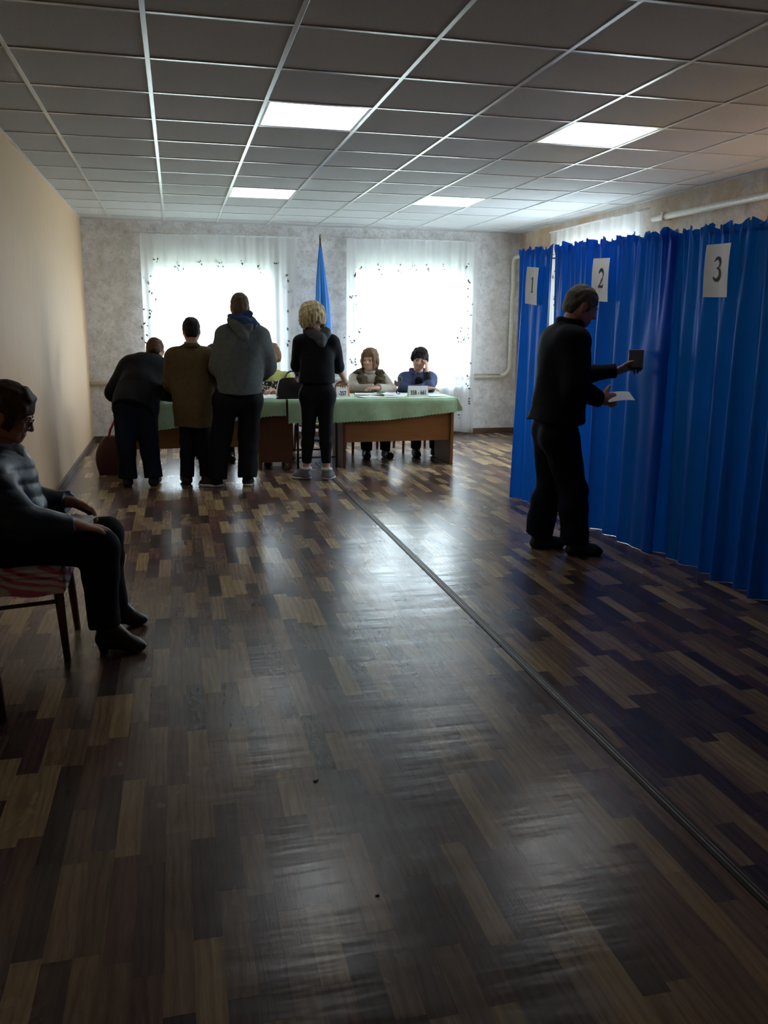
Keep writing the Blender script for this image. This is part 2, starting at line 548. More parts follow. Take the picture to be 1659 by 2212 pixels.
def planks(parent):
    W_ = 0.0665
    rnd = random.Random(3)
    allp = []
    x = XL
    last = {}
    ci = 0
    while x < XR - 1e-4:
        x1 = min(x + W_, XR)
        if x < 1.375 < x1:
            pass
        y = YF - rnd.random() * 0.4
        prev = None
        while y < YB:
            L = rnd.choice((0.26, 0.36, 0.40, 0.40, 0.40))
            t = rnd.choices(range(len(TONES)), TW)[0]
            while t == prev:
                t = rnd.choices(range(len(TONES)), TW)[0]
            prev = t
            y0, y1 = max(y, YF), min(y + L, YB)
            if y1 > y0 + 0.01:
                allp.append((x, x1, y0, y1, t))
            y += L
        x += W_
    def score(p):
        c = Vector(((p[0] + p[1]) / 2, (p[2] + p[3]) / 2, -CZ))
        d = c.dot(Vector(CF))
        if d < 0.3: return -1
        u = c.dot(Vector(CR)) / d * 1815.8; v = c.dot(Vector(CU)) / d * 1815.8
        if abs(u) > 829 + 30 or abs(v) > 1106 + 60: return -1
        return (p[1] - p[0]) * (p[3] - p[2]) / d ** 3
    order = sorted(range(len(allp)), key=lambda i: -score(allp[i]))
    near = set(i for i in order[:296] if score(allp[i]) > 0)
    cache = {}
    g = 0.00012
    def slab(w, l):
        V = []
        for z in (-0.0025, 0.0):
            for (a, b) in ((g, g), (w - g, g), (w - g, l - g), (g, l - g)):
                V.append((a, b, z))
        return V
    FQ = [(4, 5, 6, 7), (0, 1, 5, 4), (1, 2, 6, 5), (2, 3, 7, 6), (3, 0, 4, 7)]
    restV, restF, restC = [], [], []
    for i, (x0, x1, y0, y1, t) in enumerate(allp):
        V = slab(x1 - x0, y1 - y0)
        if i in near:
            key = (t, round(x1 - x0, 3), round(y1 - y0, 3))
            if key not in cache:
                me = mesh_np('plank', V, FQ, False)
                at = me.attributes.new('tone', 'FLOAT_COLOR', 'POINT')
                at.data.foreach_set('color', list((*TONES[t], 1.0)) * 8)
                me.materials.append(M['floor'])
                cache[key] = me
            link('plank', cache[key], None, parent, (x0, y0, 0))
        else:
            b = len(restV)
            restV += [(a + x0, c + y0, z) for a, c, z in V]
            restF += [tuple(q + b for q in f) for f in FQ]
            j = 1.0 + rnd.uniform(-0.08, 0.08)
            restC += [TONES[t][0] * j, TONES[t][1] * j, TONES[t][2] * j, 1.0] * 8
    me = mesh_np('far_planks', restV, restF, False)
    at = me.attributes.new('tone', 'FLOAT_COLOR', 'POINT')
    at.data.foreach_set('color', restC)
    o = link('far_planks', me, 'floor', parent)
    o['kind'] = 'stuff'


LAMP_CELLS = [(1, 2), (1, 7), (4, 2), (4, 7)]
GX0, GY0 = -0.071, 3.721


def ceiling():
    ce = MB().box(XL - WT, XR + WT, YF - WT, YB + WT, ZC + 0.06, ZC + 0.25).build('ceiling', 'slab')
    tag(ce, 'suspended ceiling of square grey tiles in a white metal grid', None, None, 'structure')
    xs = [XL] + [GX0 + 0.6 * k for k in range(-1, 8)] + [XR]
    ys = [GY0 + 0.6 * j for j in range(-10, 12)] + [YB]
    ys = [YF] + [y for y in ys if y > YF + 0.05]
    cache = {}
    hb = 0.011
    for i in range(len(xs) - 1):
        for j in range(len(ys) - 1):
            x0, x1, y0, y1 = xs[i], xs[i + 1], ys[j], ys[j + 1]
            ii = round((x0 - GX0) / 0.6) if i else -9
            jj = round((y0 - GY0) / 0.6)
            if (ii, jj) in LAMP_CELLS and abs(x1 - x0 - .6) < .01:
                lamp(x0, y0)
            else:
                key = (round(x1 - x0, 3), round(y1 - y0, 3))
                if key not in cache:
                    cache[key] = MB().box(0, x1 - x0 - .006, 0, y1 - y0 - .006, 0, 0.014).mesh('ceiling_tile')
                link('ceiling_tile', cache[key], 'tile', ce, (x0 + .003, y0 + .003, ZC + 0.004 + random.uniform(0, .0015)))
            # cross tee at the near side of the cell
            if j:
                key = ('c', round(x1 - x0, 3))
                if key not in cache:
                    cache[key] = MB().box(0.0115, x1 - x0 - 0.0115, -hb, hb, 0, 0.004, 0.0008).mesh('cross_tee')
                link('cross_tee', cache[key], 'tbar', ce, (x0, y0, ZC + random.uniform(-.0008, .0004)), (random.uniform(-.02, .02), 0, 0))
    for k, x in enumerate(xs[1:-1]):
        if 'm' not in cache:
            cache['m'] = MB().box(-hb, hb, YF, YB, 0, 0.004, 0.0008).mesh('main_runner')
        link('main_runner', cache['m'], 'tbar', ce, (x, 0, ZC - 0.0006))
    for n_, a in (('edge_angle', (XL, XL + .02, YF, YB)), ('edge_angle', (XR - .02, XR, YF, YB)), ('edge_angle', (XL, XR, YB - .02, YB))):
        MB().box(a[0], a[1], a[2], a[3], ZC - 0.001, ZC + 0.003).build(n_, 'tbar', ce)


def lamp(x0, y0):
    c = (round((x0 - GX0) / .6), round((y0 - GY0) / .6))
    t = empty('ceiling_light', (x0 + .3, y0 + .3, ZC))
    lab = {(1, 2): 'lit square panel light in the ceiling, largest one over the middle of the floor',
           (1, 7): 'lit panel light in the ceiling above the standing voters and left window',
           (4, 2): 'lit panel light in the ceiling nearest the blue booth curtain',
           (4, 7): 'lit panel light in the ceiling above the right-hand window'}[c]
    tag(t, lab, 'light', 'ceiling panel lights')
    f = MB()
    for (a, b, c_, d) in ((-.29, .29, -.29, -.275), (-.29, .29, .275, .29), (-.29, -.275, -.275, .275), (.275, .29, -.275, .275)):
        f.box(a, b, c_, d, 0.001, 0.012)
    f.build('frame', 'lampframe', t)
    MB().box(-.275, .275, -.275, .275, 0.003, 0.012).build('diffuser', 'lamp', t)


setting()


# ------------------------------------------------------------------ tulle, pipes, flag
def tulle(name, p0, p1, ztop, zbot, nrm, label, folds, seed, sill=None):
    """one sheer curtain hung along p0-p1, gathered in soft folds; nrm points into the room"""
    rnd = random.Random(seed)
    p0 = Vector(p0); p1 = Vector(p1); n = Vector(nrm)
    ph = [rnd.uniform(0, 6.28) for _ in range(6)]
    base = empty(name, ((p0 + p1) / 2).to_tuple()[:2] + (0,))
    o0 = Vector(base.location)

    def fn(u, v):
        z = ztop + (zbot - ztop) * v
        a = 0.011 + 0.022 * v
        w = math.sin(u * folds * 6.283 + ph[0] + 0.7 * math.sin(u * 9 + ph[1])) * a + math.sin(u * folds * 2.7 * 6.283 + ph[2]) * a * 0.35
        if v > 0.97:
            w += 0.004 * math.sin(u * 60)
        q = p0.lerp(p1, u) + n * w
        zz = z + (0.012 * math.sin(u * 23 + ph[3]) if v > 0.99 else 0)
        return Vector((q.x, q.y, zz)) - o0
    MB().grid(fn, int(folds * 16), 40).build('tulle_sheet', 'tulle', base, True)
    # rod
    a = p0.lerp(p1, -0.03); b = p0.lerp(p1, 1.03)
    r = MB().tube([Vector((a.x, a.y, ztop)) - o0 - n * .0, Vector((b.x, b.y, ztop)) - o0], 0.008, 8)
    r.build('curtain_rod', 'pvc', base, True)
    # embroidered sprigs: little leaf pairs in a row and down the sides
    sp = MB()

    def leafs(u, v, s):
        c = fn(u, v) + n * 0.004
        t = (p1 - p0).normalized()
        for _ in range(rnd.randint(3, 6)):
            an = rnd.uniform(0, 6.28); L = s * rnd.uniform(0.5, 1.0); wd = L * 0.28
            off = Vector((rnd.gauss(0, s * .6), 0, rnd.gauss(0, s * .7)))
            cc = c + t * off.x + Vector((0, 0, off.z))
            d = t * math.cos(an) + Vector((0, 0, math.sin(an)))
            e = -t * math.sin(an) + Vector((0, 0, math.cos(an)))
            sp.poly([cc, cc + d * L * .5 + e * wd, cc + d * L, cc + d * L * .5 - e * wd])
    H = ztop - zbot
    for k in range(7):
        leafs(0.10 + 0.8 * (k + rnd.uniform(-.2, .2)) / 6, (ztop - 2.09 - rnd.uniform(-.02, .03)) / H, 0.040)
    for side in (0.05, 0.93):
        for z_ in (1.95, 1.75, 1.60, 1.35, 1.2, 0.95, 0.72, 0.45):
            leafs(side + rnd.uniform(-.03, .04), (ztop - z_ + rnd.uniform(-.05, .05)) / H, 0.052)
    for k in range(10):
        leafs(rnd.uniform(.1, .9), (ztop - rnd.uniform(.2, .62)) / H, 0.040)
    e = sp.build('embroidery', 'sprig', base); e['kind'] = 'stuff'
    tag(base, label, 'curtain', 'white tulle window curtains')
    return base


tulle('tulle_curtain', (-0.36, 10.56, 0), (1.45, 10.56, 0), 2.43, 0.03, (0, -1, 0), 'white tulle curtain over the window behind the standing voters', 9, 1)
tulle('tulle_curtain', (2.08, 10.56, 0), (3.78, 10.56, 0), 2.45, 0.03, (0, -1, 0), 'white tulle curtain over the window behind the fur-vest and blue-jacket women', 9, 2)
tulle('tulle_curtain', (4.27, 9.42, 0), (4.27, 7.38, 0), 2.47, 0.03, (-1, 0, 0), 'white tulle curtain glowing above the blue booth curtains', 10, 3)


def arc(c, r, a0, a1, ax1, ax2, n=8):
    c = Vector(c); ax1 = Vector(ax1); ax2 = Vector(ax2)
    return [c + ax1 * r * math.cos(a0 + (a1 - a0) * k / n) + ax2 * r * math.sin(a0 + (a1 - a0) * k / n) for k in range(n + 1)]


def pipes():
    yb = YB - 0.055
    P = [Vector((XL + .001, yb, 0.70)), Vector((1.5, yb, 0.73)), Vector((4.17, yb, 0.76))]
    P += arc((4.17, yb, 0.90), 0.14, -math.pi / 2, 0, (1, 0, 0), (0, 0, 1))
    P += arc((4.31, yb - 0.0, 2.16), 0.0, 0, 0, (1, 0, 0), (0, 0, 1), 1)[:1]
    P += arc((4.31, yb - 0.10, 2.18), 0.10, 0, math.pi / 2, (0, 1, 0), (0, 0, 1))
    P += [Vector((4.32, 9.30, 2.29))]
    o = MB().tube(P, 0.030, 12).build('heating_pipe', 'pipe', None, True)
    tag(o, 'cream heating pipe running along the back wall and up the corner', 'pipe')
    o = empty('heating_pipe', (XR - .05, 6.5, 2.39)); tag(o, 'cream pipe high on the stained wall above the blue curtains', 'pipe')
    MB().tube([(0, 0.90, 0.0), (0, -1.0, -0.012), (0, -4.4, -0.03)], 0.030, 12).build('pipe_run', 'pipe', o, True)
    for y in (0.7, -0.9, -2.5):
        MB().box(-0.036, 0.05, y - .012, y + .012, -0.04, 0.034, 0.003).build('bracket', 'pipe', o)


pipes()


def flag():
    t = empty('flag', (1.72, 10.38, 0)); tag(t, 'tall blue flag drooping on its pole between the two windows', 'flag')
    MB().tube([(0.004, 0, 0.02), (0.004, 0, 2.42)], 0.011, 10).build('pole', 'chairwood', t, True)
    MB().tube([(0.004, 0, 2.42), (0.004, 0, 2.44), (0.004, 0, 2.47)], [0.017, 0.014, 0.002], 10).build('finial', 'alu', t, True)
    MB().tube([(0.004, 0, 0), (0.004, 0, 0.02), (0.004, 0, 0.04), (.004, 0, .12)], [0.15, 0.15, 0.05, 0.02], 20).build('stand', 'blackmetal', t, True, SM)
    m = MB()

    def fn(u, v):
        z = 2.36 - v * 2.10
        a = 2 * math.pi * u
        r = 0.012 + 0.088 * min(1, v * 2.0) ** 0.9 * (1 + 0.12 * math.sin(v * 9))
        if v > 0.7: r *= 1 - 0.45 * (v - 0.7) / 0.3
        k = 1 + 0.28 * math.sin(5 * a + 3 * v) * min(1, v * 3) + 0.1 * math.sin(11 * a)
        return Vector((0.004 + 0.022 * min(1, v * 2) + r * k * math.cos(a) * 0.95, r * k * 0.6 * math.sin(a), z + 0.02 * math.sin(3 * a) * v))
    m.grid(fn, 60, 40)
    bmesh.ops.remove_doubles(m.bm, verts=m.bm.verts[:], dist=1e-4)
    m.build('flag_cloth', 'flag', t, True)


flag()


# ------------------------------------------------------------------ blue booths
def bx(y):
    return 2.74 + (6.45 - y) * 0.067


def booth_curtain(y0, y1, label, seed, pull=None, xoff=0.0):
    """satin sheet gathered on the wire from y0 (far) to y1 (near)"""
    rnd = random.Random(seed)
    t = empty('booth_curtain', (bx((y0 + y1) / 2), (y0 + y1) / 2, 0))
    o0 = Vector(t.location)
    ph = [rnd.uniform(0, 6.28) for _ in range(10)]
    Lk = abs(y1 - y0)
    nf = Lk / 0.24
    wob = [(rnd.uniform(.55, 1.5), rnd.uniform(0, 6.28), rnd.uniform(.4, 1.0)) for _ in range(6)]

    def surf(y, z):
        u = (y0 - y) / (y0 - y1)
        top = 1.925 + (y - 5) * 0.02
        s = max(0.0, (top - z) / top)
        q = u * Lk / 0.24
        w = 0.0
        for (fr, p_, am) in wob:
            w += am * math.sin(6.283 * fr * q + p_ + 1.1 * math.sin(q * .9 + p_ * 2) + .5 * s * math.sin(p_ * 5 + q))
        w *= 0.014 + 0.010 * s
        g = max(0.0, 1 - s * 3.2) ** 1.5          # tight gathers under the wire
        w = w * (1 - .55 * g) + g * 0.013 * math.sin(6.283 * q * 3.1 + ph[2] + math.sin(q * 2.2)) + g * .007 * math.sin(6.283 * q * 5.7 + ph[3])
        w += 0.03 * s * math.sin(u * 4.1 + ph[4])
        if pull:
            e = math.exp(-((y - pull[0]) / 0.16) ** 2 - ((z - pull[1]) / 0.20) ** 2)
            w = w * (1 - .7 * e) - 0.02 * e
        return bx(y) + w + xoff

    def fn(u, v):
        y = y0 + (y1 - y0) * u
        top = 1.965 + (y - 5) * 0.02 + 0.012 * math.sin(u * nf * 9 + ph[6]) + 0.010 * math.sin(u * nf * 23 + ph[7]) + 0.006 * math.sin(u * nf * 51)
        hem = 0.0015
        z = top + (hem - top) * v
        x = surf(y, z)
        ruff = 1.925 + (y - 5) * 0.02
        if z > ruff:
            x += 0.012 * math.sin(u * nf * 40 + 2 * z)
        # pinch at the wire
        x -= 0.0
        return Vector((x, y, z)) - o0
    MB().grid(fn, max(60, int(Lk * 120)), 64).build('satin_sheet', 'satin', t, True)
    tag(t, label, 'curtain', 'blue satin booth curtains')
    return surf


S1 = booth_curtain(6.62, 6.06, 'blue satin curtain of booth 1, the short panel at the far end', 11)
S2 = booth_curtain(6.03, 4.58, 'blue satin curtain of booth 2, directly behind the standing man in the dark coat', 12, (4.80, 1.15))
S3 = booth_curtain(4.70, 2.75, 'blue satin curtain of booth 3, widest panel cut by the picture edge', 13, None, .03)


def booth_rest():
    t = empty('curtain_frame', (3.5, 4.6, 0)); tag(t, 'thin metal frame carrying the blue booth curtains', 'frame')
    o0 = Vector(t.location)
    MB().tube([Vector((bx(6.64) + .07, 6.64, 1.95)) - o0, Vector((bx(2.7) + .07, 2.7, 1.87)) - o0], 0.006, 8).build('wire', 'wire', t, True)
    MB().tube([Vector((bx(6.64) + .07, 6.64, 1.95)) - o0, Vector((XR - .002, 6.64, 1.958)) - o0], 0.006, 8).build('wire', 'wire', t, True)
    MB().tube([Vector((bx(2.7) + .07, 2.7, 1.87)) - o0, Vector((XR - .002, 2.7, 1.882)) - o0], 0.006, 8).build('wire', 'wire', t, True)
    for (x, y, h) in ((bx(6.64) + .06, 6.64, 1.96), (bx(2.7) + .06, 2.7, 1.885), (bx(4.73) + .10, 4.73, 1.92)):
        MB().tube([Vector((x, y, 0)) - o0, Vector((x, y, h)) - o0], 0.012, 8).build('post', 'wire', t, True)


booth_rest()


def booth_lamp(y, z, label):
    t = empty('wall_lamp', (XR, y, z)); tag(t, label, 'lamp', 'bare bulbs in the booths')
    MB().tube([(0, 0, 0), (-.012, 0, 0), (-.02, 0, 0)], [.045, .045, .02], 20).build('wall_plate', 'lampframe', t, True, SM)
    MB().tube([(-.015, 0, 0), (-.10, 0, .01), (-.16, 0, .0), (-.17, 0, -.03)], .008, 8).build('arm', 'blackmetal', t, True)
    MB().tube([(-.17, 0, -.02), (-.17, 0, -.065)], .018, 12).build('socket', 'blackmetal', t, True, SM)
    pr = [(-.062, .013), (-.075, .016), (-.095, .027), (-.112, .030), (-.128, .026), (-.138, .014), (-.141, .002)]
    MB().tube([(-.17, 0, a) for a, r in pr], [r for a, r in pr], 18).build('bulb', 'bulb', t, True)


booth_lamp(5.25, 1.86, 'warm bare wall bulb hidden behind the curtain the dark-coated man reaches for')
booth_lamp(4.00, 1.86, 'warm bare wall bulb hidden behind the widest blue curtain with sheet 3')


def stroke(m, pts, org, ax, ay, nrm, s):
    """variable width pen stroke as a flat printed shape: pts = (x, y, width)"""
    org = Vector(org); ax = Vector(ax); ay = Vector(ay); n = Vector(nrm)
    L, R_ = [], []
    for i, (x, y, w) in enumerate(pts):
        a = pts[max(i - 1, 0)]; b = pts[min(i + 1, len(pts) - 1)]
        dx, dy = b[0] - a[0], b[1] - a[1]
        l = math.hypot(dx, dy) or 1
        px, py = -dy / l, dx / l
        for S_, k in ((L, 1), (R_, -1)):
            S_.append(org + ax * (x + px * w * k * .64) * s + ay * (y + py * w * k * .64) * s + n * 0.0)
    a = [m.bm.verts.new(p) for p in L]; b = [m.bm.verts.new(p) for p in R_]
    for i in range(len(pts) - 1):
        m.bm.faces.new((a[i], a[i + 1], b[i + 1], b[i]))


def curve_pts(cx, cy, rx, ry, a0, a1, w0, w1, n=16):
    out = []
    for k in range(n + 1):
        a = math.radians(a0 + (a1 - a0) * k / n)
        wv = w0 + (w1 - w0) * math.sin(math.pi * k / n)
        out.append((cx + rx * math.cos(a), cy + ry * math.sin(a), wv))
    return out


DIGITS = {
    '1': [[(0, 0.0, .13), (0, 0.97, .13)], [(-.19, .82, .04), (-.08, .90, .06), (0.02, .985, .05)], [(-.18, .015, .04), (.18, .015, .04)]],
    '2': [curve_pts(0, .72, .24, .26, 170, -35, .04, .15) + [(.10, .42, .11), (-.06, .22, .07), (-.24, .06, .04)], [(-.26, .05, .10), (.22, .05, .11), (.29, .20, .03)]],
    '3': [curve_pts(0, .76, .21, .22, 165, -80, .04, .14) + [(-.05, .53, .05)], [(-.05, .53, .05)] + curve_pts(-.02, .27, .26, .27, 85, -155, .05, .16)],
}


def number_sheet(d, yc, zt, zb, wid, tilt, surf, label, rz=-.067):
    x = min(surf(yc + k * wid / 2, zz) for k in (-1, -.75, -.5, -.25, 0, .25, .5, .75, 1) for zz in (zt, (zt + zb) / 2, zb)) - 0.022
    t = empty('number_sheet', (x, yc, (zt + zb) / 2)); tag(t, label, 'paper sheet', 'numbered sheets on the booths')
    h = zt - zb

    def fn(u, v):
        # u from far (+y) to near (-y): reads left to right for the viewer
        return Vector((0.010 * math.sin(u * 3.1 + .4) - 0.012 * math.sin(v * 2.2), (0.5 - u) * wid, (v - 0.5) * h))
    sh = MB().grid(fn, 10, 12).build('sheet', 'paper', t, True)
    m = MB()
    s = h * 0.42
    for st in DIGITS[d]:
        n0 = len(m.bm.verts)
        stroke(m, st, (0, 0, 0), (1, 0, 0), (0, 0, 1), (0, -1, 0), s)
    for v in m.bm.verts:     # wrap the ink onto the bent sheet
        u = 0.5 + v.co.x / wid
        vv = 0.5 + (v.co.z - s * 0.42) / h
        q = fn(u, vv)
        v.co = Vector((q.x - 0.0012, q.y, q.z))
    m.build('digit', 'ink', t)
    t.rotation_euler = (tilt, 0, rz)


number_sheet('1', 6.30, 1.850, 1.570, 0.200, 0.10, S1, 'white sheet printed with a black 1 pinned to the blue curtain', .10)
number_sheet('2', 5.28, 1.845, 1.568, 0.205, 0.05, S2, 'white sheet printed with a black 2 above the man in the dark coat', .10)
number_sheet('3', 4.20, 1.845, 1.565, 0.210, 0.03, S3, 'white sheet printed with a black 3 pinned to the wide blue curtain', .06)


# ------------------------------------------------------------------ desks and what lies on them
TZ = 0.69
DY0, DY1 = 8.19, 8.84


def desk_right():
    t = empty('desk', (2.16, 8.5, 0)); tag(t, 'ochre veneer desk whose front panel shows below the green cloth', 'desk')
    o = Vector(t.location)
    def B(n, m, a, b, c, d, e, f, bev=.004):
        return MB().box(a - o.x, b - o.x, c - o.y, d - o.y, e, f, bev).build(n, m, t)
    B('desk_top', 'desk', 1.56, 2.745, DY0, DY1, TZ - .03, TZ)
    B('side_panel', 'desk_d', 1.575, 1.605, DY0 + .01, DY1 - .02, 0, TZ - .03)
    B('side_panel', 'desk_e', 2.70, 2.732, DY0 + .01, DY1 - .02, 0, TZ - .03)
    B('front_panel', 'desk', 1.605, 2.70, DY0 + .045, DY0 + .065, .255, TZ - .03, .003)


def desk_left():
    t = empty('desk', (0.3, 8.5, 0)); tag(t, 'dark desk with a red-brown cupboard end behind the standing voters', 'desk')
    o = Vector(t.location)
    def B(n, m, a, b, c, d, e, f, bev=.004, par=None):
        return MB().box(a - o.x, b - o.x, c - o.y, d - o.y, e, f, bev).build(n, m, par or t)
    B('desk_top', 'desk', -.46, 1.085, DY0 + .02, DY1 + .02, TZ - .03, TZ)
    B('side_panel', 'desk_e', -.445, -.415, DY0 + .03, DY1, 0, TZ - .03)
    B('front_panel', 'desk', -.415, .735, DY0 + .06, DY0 + .08, .235, TZ - .03, .003)
    B('pedestal', 'desk_d', .738, 1.075, DY0 + .04, DY1, .075, TZ - .03)
    for (x, y) in ((.76, DY0 + .07), (1.05, DY0 + .07), (.76, DY1 - .04), (1.05, DY1 - .04)):
        B('foot', 'chairwood', x - .018, x + .018, y - .018, y + .018, 0, .08)


def side_table():
    t = empty('side_table', (1.33, 8.5, 0)); tag(t, 'narrow dark table on thin legs between the two desks, mostly under the cloth', 'table')
    MB().box(-.225, .222, -.28, .33, TZ - .024, TZ - .001, .004).build('table_top', 'desk_d', t)
    for x in (-.20, .19):
        for y in (-.25, .30):
            MB().tube([(x, y, 0), (x, y, TZ - .024)], 0.012, 8).build('leg', 'blackmetal', t, True)
    MB().tube([(-.20, -.25, .11), (.19, -.25, .11)], 0.009, 8).build('stretcher', 'blackmetal', t, True)
    MB().tube([(-.20, .30, .11), (.19, .30, .11)], 0.009, 8).build('stretcher', 'blackmetal', t, True)


desk_right(); desk_left(); side_table()


def cloth(x0, x1, y0, y1, hem, label, seed, right_drop=0.0, left_drop=0.0):
    """plush cloth: lies on the top, falls over the front edge with a scalloped hem"""
    t = empty('tablecloth', ((x0 + x1) / 2, (y0 + y1) / 2, 0)); tag(t, label, 'tablecloth', 'green plush tablecloths')
    o = Vector(t.location)
    rnd = random.Random(seed); ph = [rnd.uniform(0, 6) for _ in range(6)]
    top = TZ + 0.004
    nx = int((x1 - x0 + right_drop + left_drop) / 0.011)
    rows_top, rows_dr = 14, 22
    V = []
    g = []
    X0, X1 = x0 - left_drop, x1 + right_drop
    for i in range(nx + 1):
        a = X0 + (X1 - X0) * i / nx
        ox = max(0, a - x1); xx = min(a, x1)
        olx = max(0, x0 - a); xx = max(xx, x0)
        side = max(ox, olx); sg = 1 if ox > 0 else -1
        colm = []
        h = hem(xx)
        for j in range(rows_top + rows_dr + 1):
            if j <= rows_top:
                y = y1 + (y0 - y1) * j / rows_top; of = 0.0
            else:
                s = (j - rows_top) / rows_dr
                of = (top - h) * s
                if j == rows_top + rows_dr:
                    of += 0.012 * abs(math.sin(a * math.pi / 0.034))
                y = y0
            if side == 0:
                wob = (0.008 * math.sin(a * 7 + ph[0]) + 0.006 * math.sin(a * 17 + ph[1])) * min(1, of * 6)
                p = (xx, y - (0.012 if of > 0 else 0) * min(1, of * 40) - wob - .006 * min(1, of * 20), top + 0.0015 * math.sin(a * 23 + y * 17) - of)
            elif of == 0:
                p = (xx + sg * (0.010 + .006 * math.sin(y * 15 + ph[2]) * min(1, side * 8)), y, top - side)
            else:
                hyp = math.hypot(side, of)
                an = math.atan2(side, of)
                rr = 0.05 * math.sin(2 * an) * min(1, hyp * 6)
                p = (xx + sg * (.012 * math.sin(an) + rr * .8), y - .018 * math.cos(an) - rr * .6, top - max(side, of) * (1 - .06 * math.sin(2 * an)))
            colm.append(Vector(p) - o)
        g.append(colm)
    V = [p for c in g for p in c]
    n2 = rows_top + rows_dr + 1
    Fq = [(i * n2 + j, (i + 1) * n2 + j, (i + 1) * n2 + j + 1, i * n2 + j + 1) for i in range(nx) for j in range(n2 - 1)]
    link('cloth_sheet', mesh_np('cloth_sheet', V, Fq), 'green', t)
    return t


cloth(1.03, 2.755, DY0 - .005, DY1 + .02, lambda x: 0.472 + 0.028 * max(0, (x - 1.5) / 1.0) + 0.055 * max(0, (x - 2.0) / .75) ** 1.3, 'green plush cloth over the ochre desk and the gap beside it', 4, right_drop=.115)
cloth(-.47, 1.012, DY0 + .012, DY1 + .03, lambda x: 0.43 + 0.115 * min(1, max(0, (x + .2) / 1.1)), 'green plush cloth over the dark desk behind the standing voters', 5, left_drop=.10)


def text_mesh(s, size, bold):
    c = bpy.data.curves.new('txt', 'FONT')
    c.body = s; c.size = size; c.align_x = 'CENTER'; c.align_y = 'CENTER'; c.offset = bold
    c.fill_mode = 'FRONT'
    ob = bpy.data.objects.new('txt', c); COL.objects.link(ob)
    dg = bpy.context.evaluated_depsgraph_get()
    me = bpy.data.meshes.new_from_object(ob.evaluated_get(dg))
    bpy.data.objects.remove(ob); bpy.data.curves.remove(c)
    me.materials.clear()
    return me


def number_card(txt, x, y, w, h, rz, label, size):
    t = empty('number_card', (x, y, TZ + .0055), rz); tag(t, label, 'sign', 'number range cards on the tables')
    # folded tent card
    lean = 0.045
    MB().poly([(-w / 2, 0, 0), (w / 2, 0, 0), (w / 2, lean, h), (-w / 2, lean, h)], 0.0012, (0, 1, 0)).build('front_leaf', 'paper', t)
    MB().poly([(-w / 2, 2 * lean, 0), (w / 2, 2 * lean, 0), (w / 2, lean + .0005, h), (-w / 2, lean + .0005, h)], 0.0012, (0, 1, 0)).build('back_leaf', 'paper', t)
    o = link('lettering', text_mesh(txt, size, 0.0015), 'ink', t)
    an = math.atan2(h, lean)
    o.rotation_euler = (an, 0, 0)
    o.scale = (0.86, 1.25, 1)
    o.location = (0, lean * .36 - .0012, h * .36)


number_card('-357', 1.60, 8.33, .115, .105, 0.05, 'white tent card reading -357 beside the blonde woman', .050)
number_card('358 - 661', 2.385, 8.31, .205, .108, -0.06, 'white tent card reading 358 - 661 before the woman in blue', .050)


def paper_sheet(x, y, w, l, rz, label, z=0.0, curl=0.004, m='paper', group='papers on the tables'):
    t = MB().grid(lambda u, v: Vector(((u - .5) * w, (v - .5) * l, 0.0008 + curl * (abs(u - .5) * 2) ** 2 + curl * .6 * math.sin(v * 4 + u * 3) ** 2)), 8, 8)
    o = t.build('paper_sheet', m, None, True, None, (x, y, TZ + .0065 + z), (0, 0, rz))
    tag(o, label, 'paper', group)
    return o


paper_sheet(0.80, 8.36, .24, .30, .2, 'large white paper bulging on the cloth behind the grey hooded man', 0, .020)
paper_sheet(1.86, 8.38, .21, .22, .3, 'white sheet on the green cloth before the fur-vest woman')
paper_sheet(2.16, 8.40, .21, .297, -.3, 'white sheet on the green cloth between the two seated women', 0, .006)
paper_sheet(2.10, 8.56, .16, .297, .2, 'slightly crumpled white sheet near the black stand', .005, .012)
paper_sheet(2.60, 8.45, .21, .297, .1, 'pale sheet lying near the far corner of the green cloth', 0, .003)
paper_sheet(-.14, 8.30, .16, .20, .3, 'white paper in the gap between the stooping man and the brown coat', 0, .012)


def folder(x, y, rz, label):
    t = empty('folder', (x, y, TZ + .007), rz); tag(t, label, 'folder')
    MB().box(-.11, .11, -.15, .15, 0, .004, .001).build('cover', 'c_navy', t)
    MB().box(-.105, .108, -.145, .145, .004, .010, .001).build('page_block', 'paper', t)


folder(1.93, 8.62, 1.4, 'thin dark folder with pages under the crossed arms of the fur-vest woman')


def stand():
    t = empty('desk_stand', (2.235, 8.66, TZ + .006)); tag(t, 'small black stand with a slanting stem on the green cloth', 'stand')
    MB().tube([(0, 0, 0), (0, 0, .012), (0, 0, .018)], [.045, .045, .02], 18).build('base', 'blackmetal', t, True, SM)
    MB().tube([(0, 0, .01), (.02, 0, .05), (.045, 0, .10), (.05, 0, .13)], .007, 8).build('stem', 'blackmetal', t, True)
    MB().tube([(.05, 0, .125), (.05, 0, .145), (.05, 0, .175), (.05, 0, .18)], [.010, .018, .018, .010], 12).build('head', 'blackmetal', t, True)


stand()


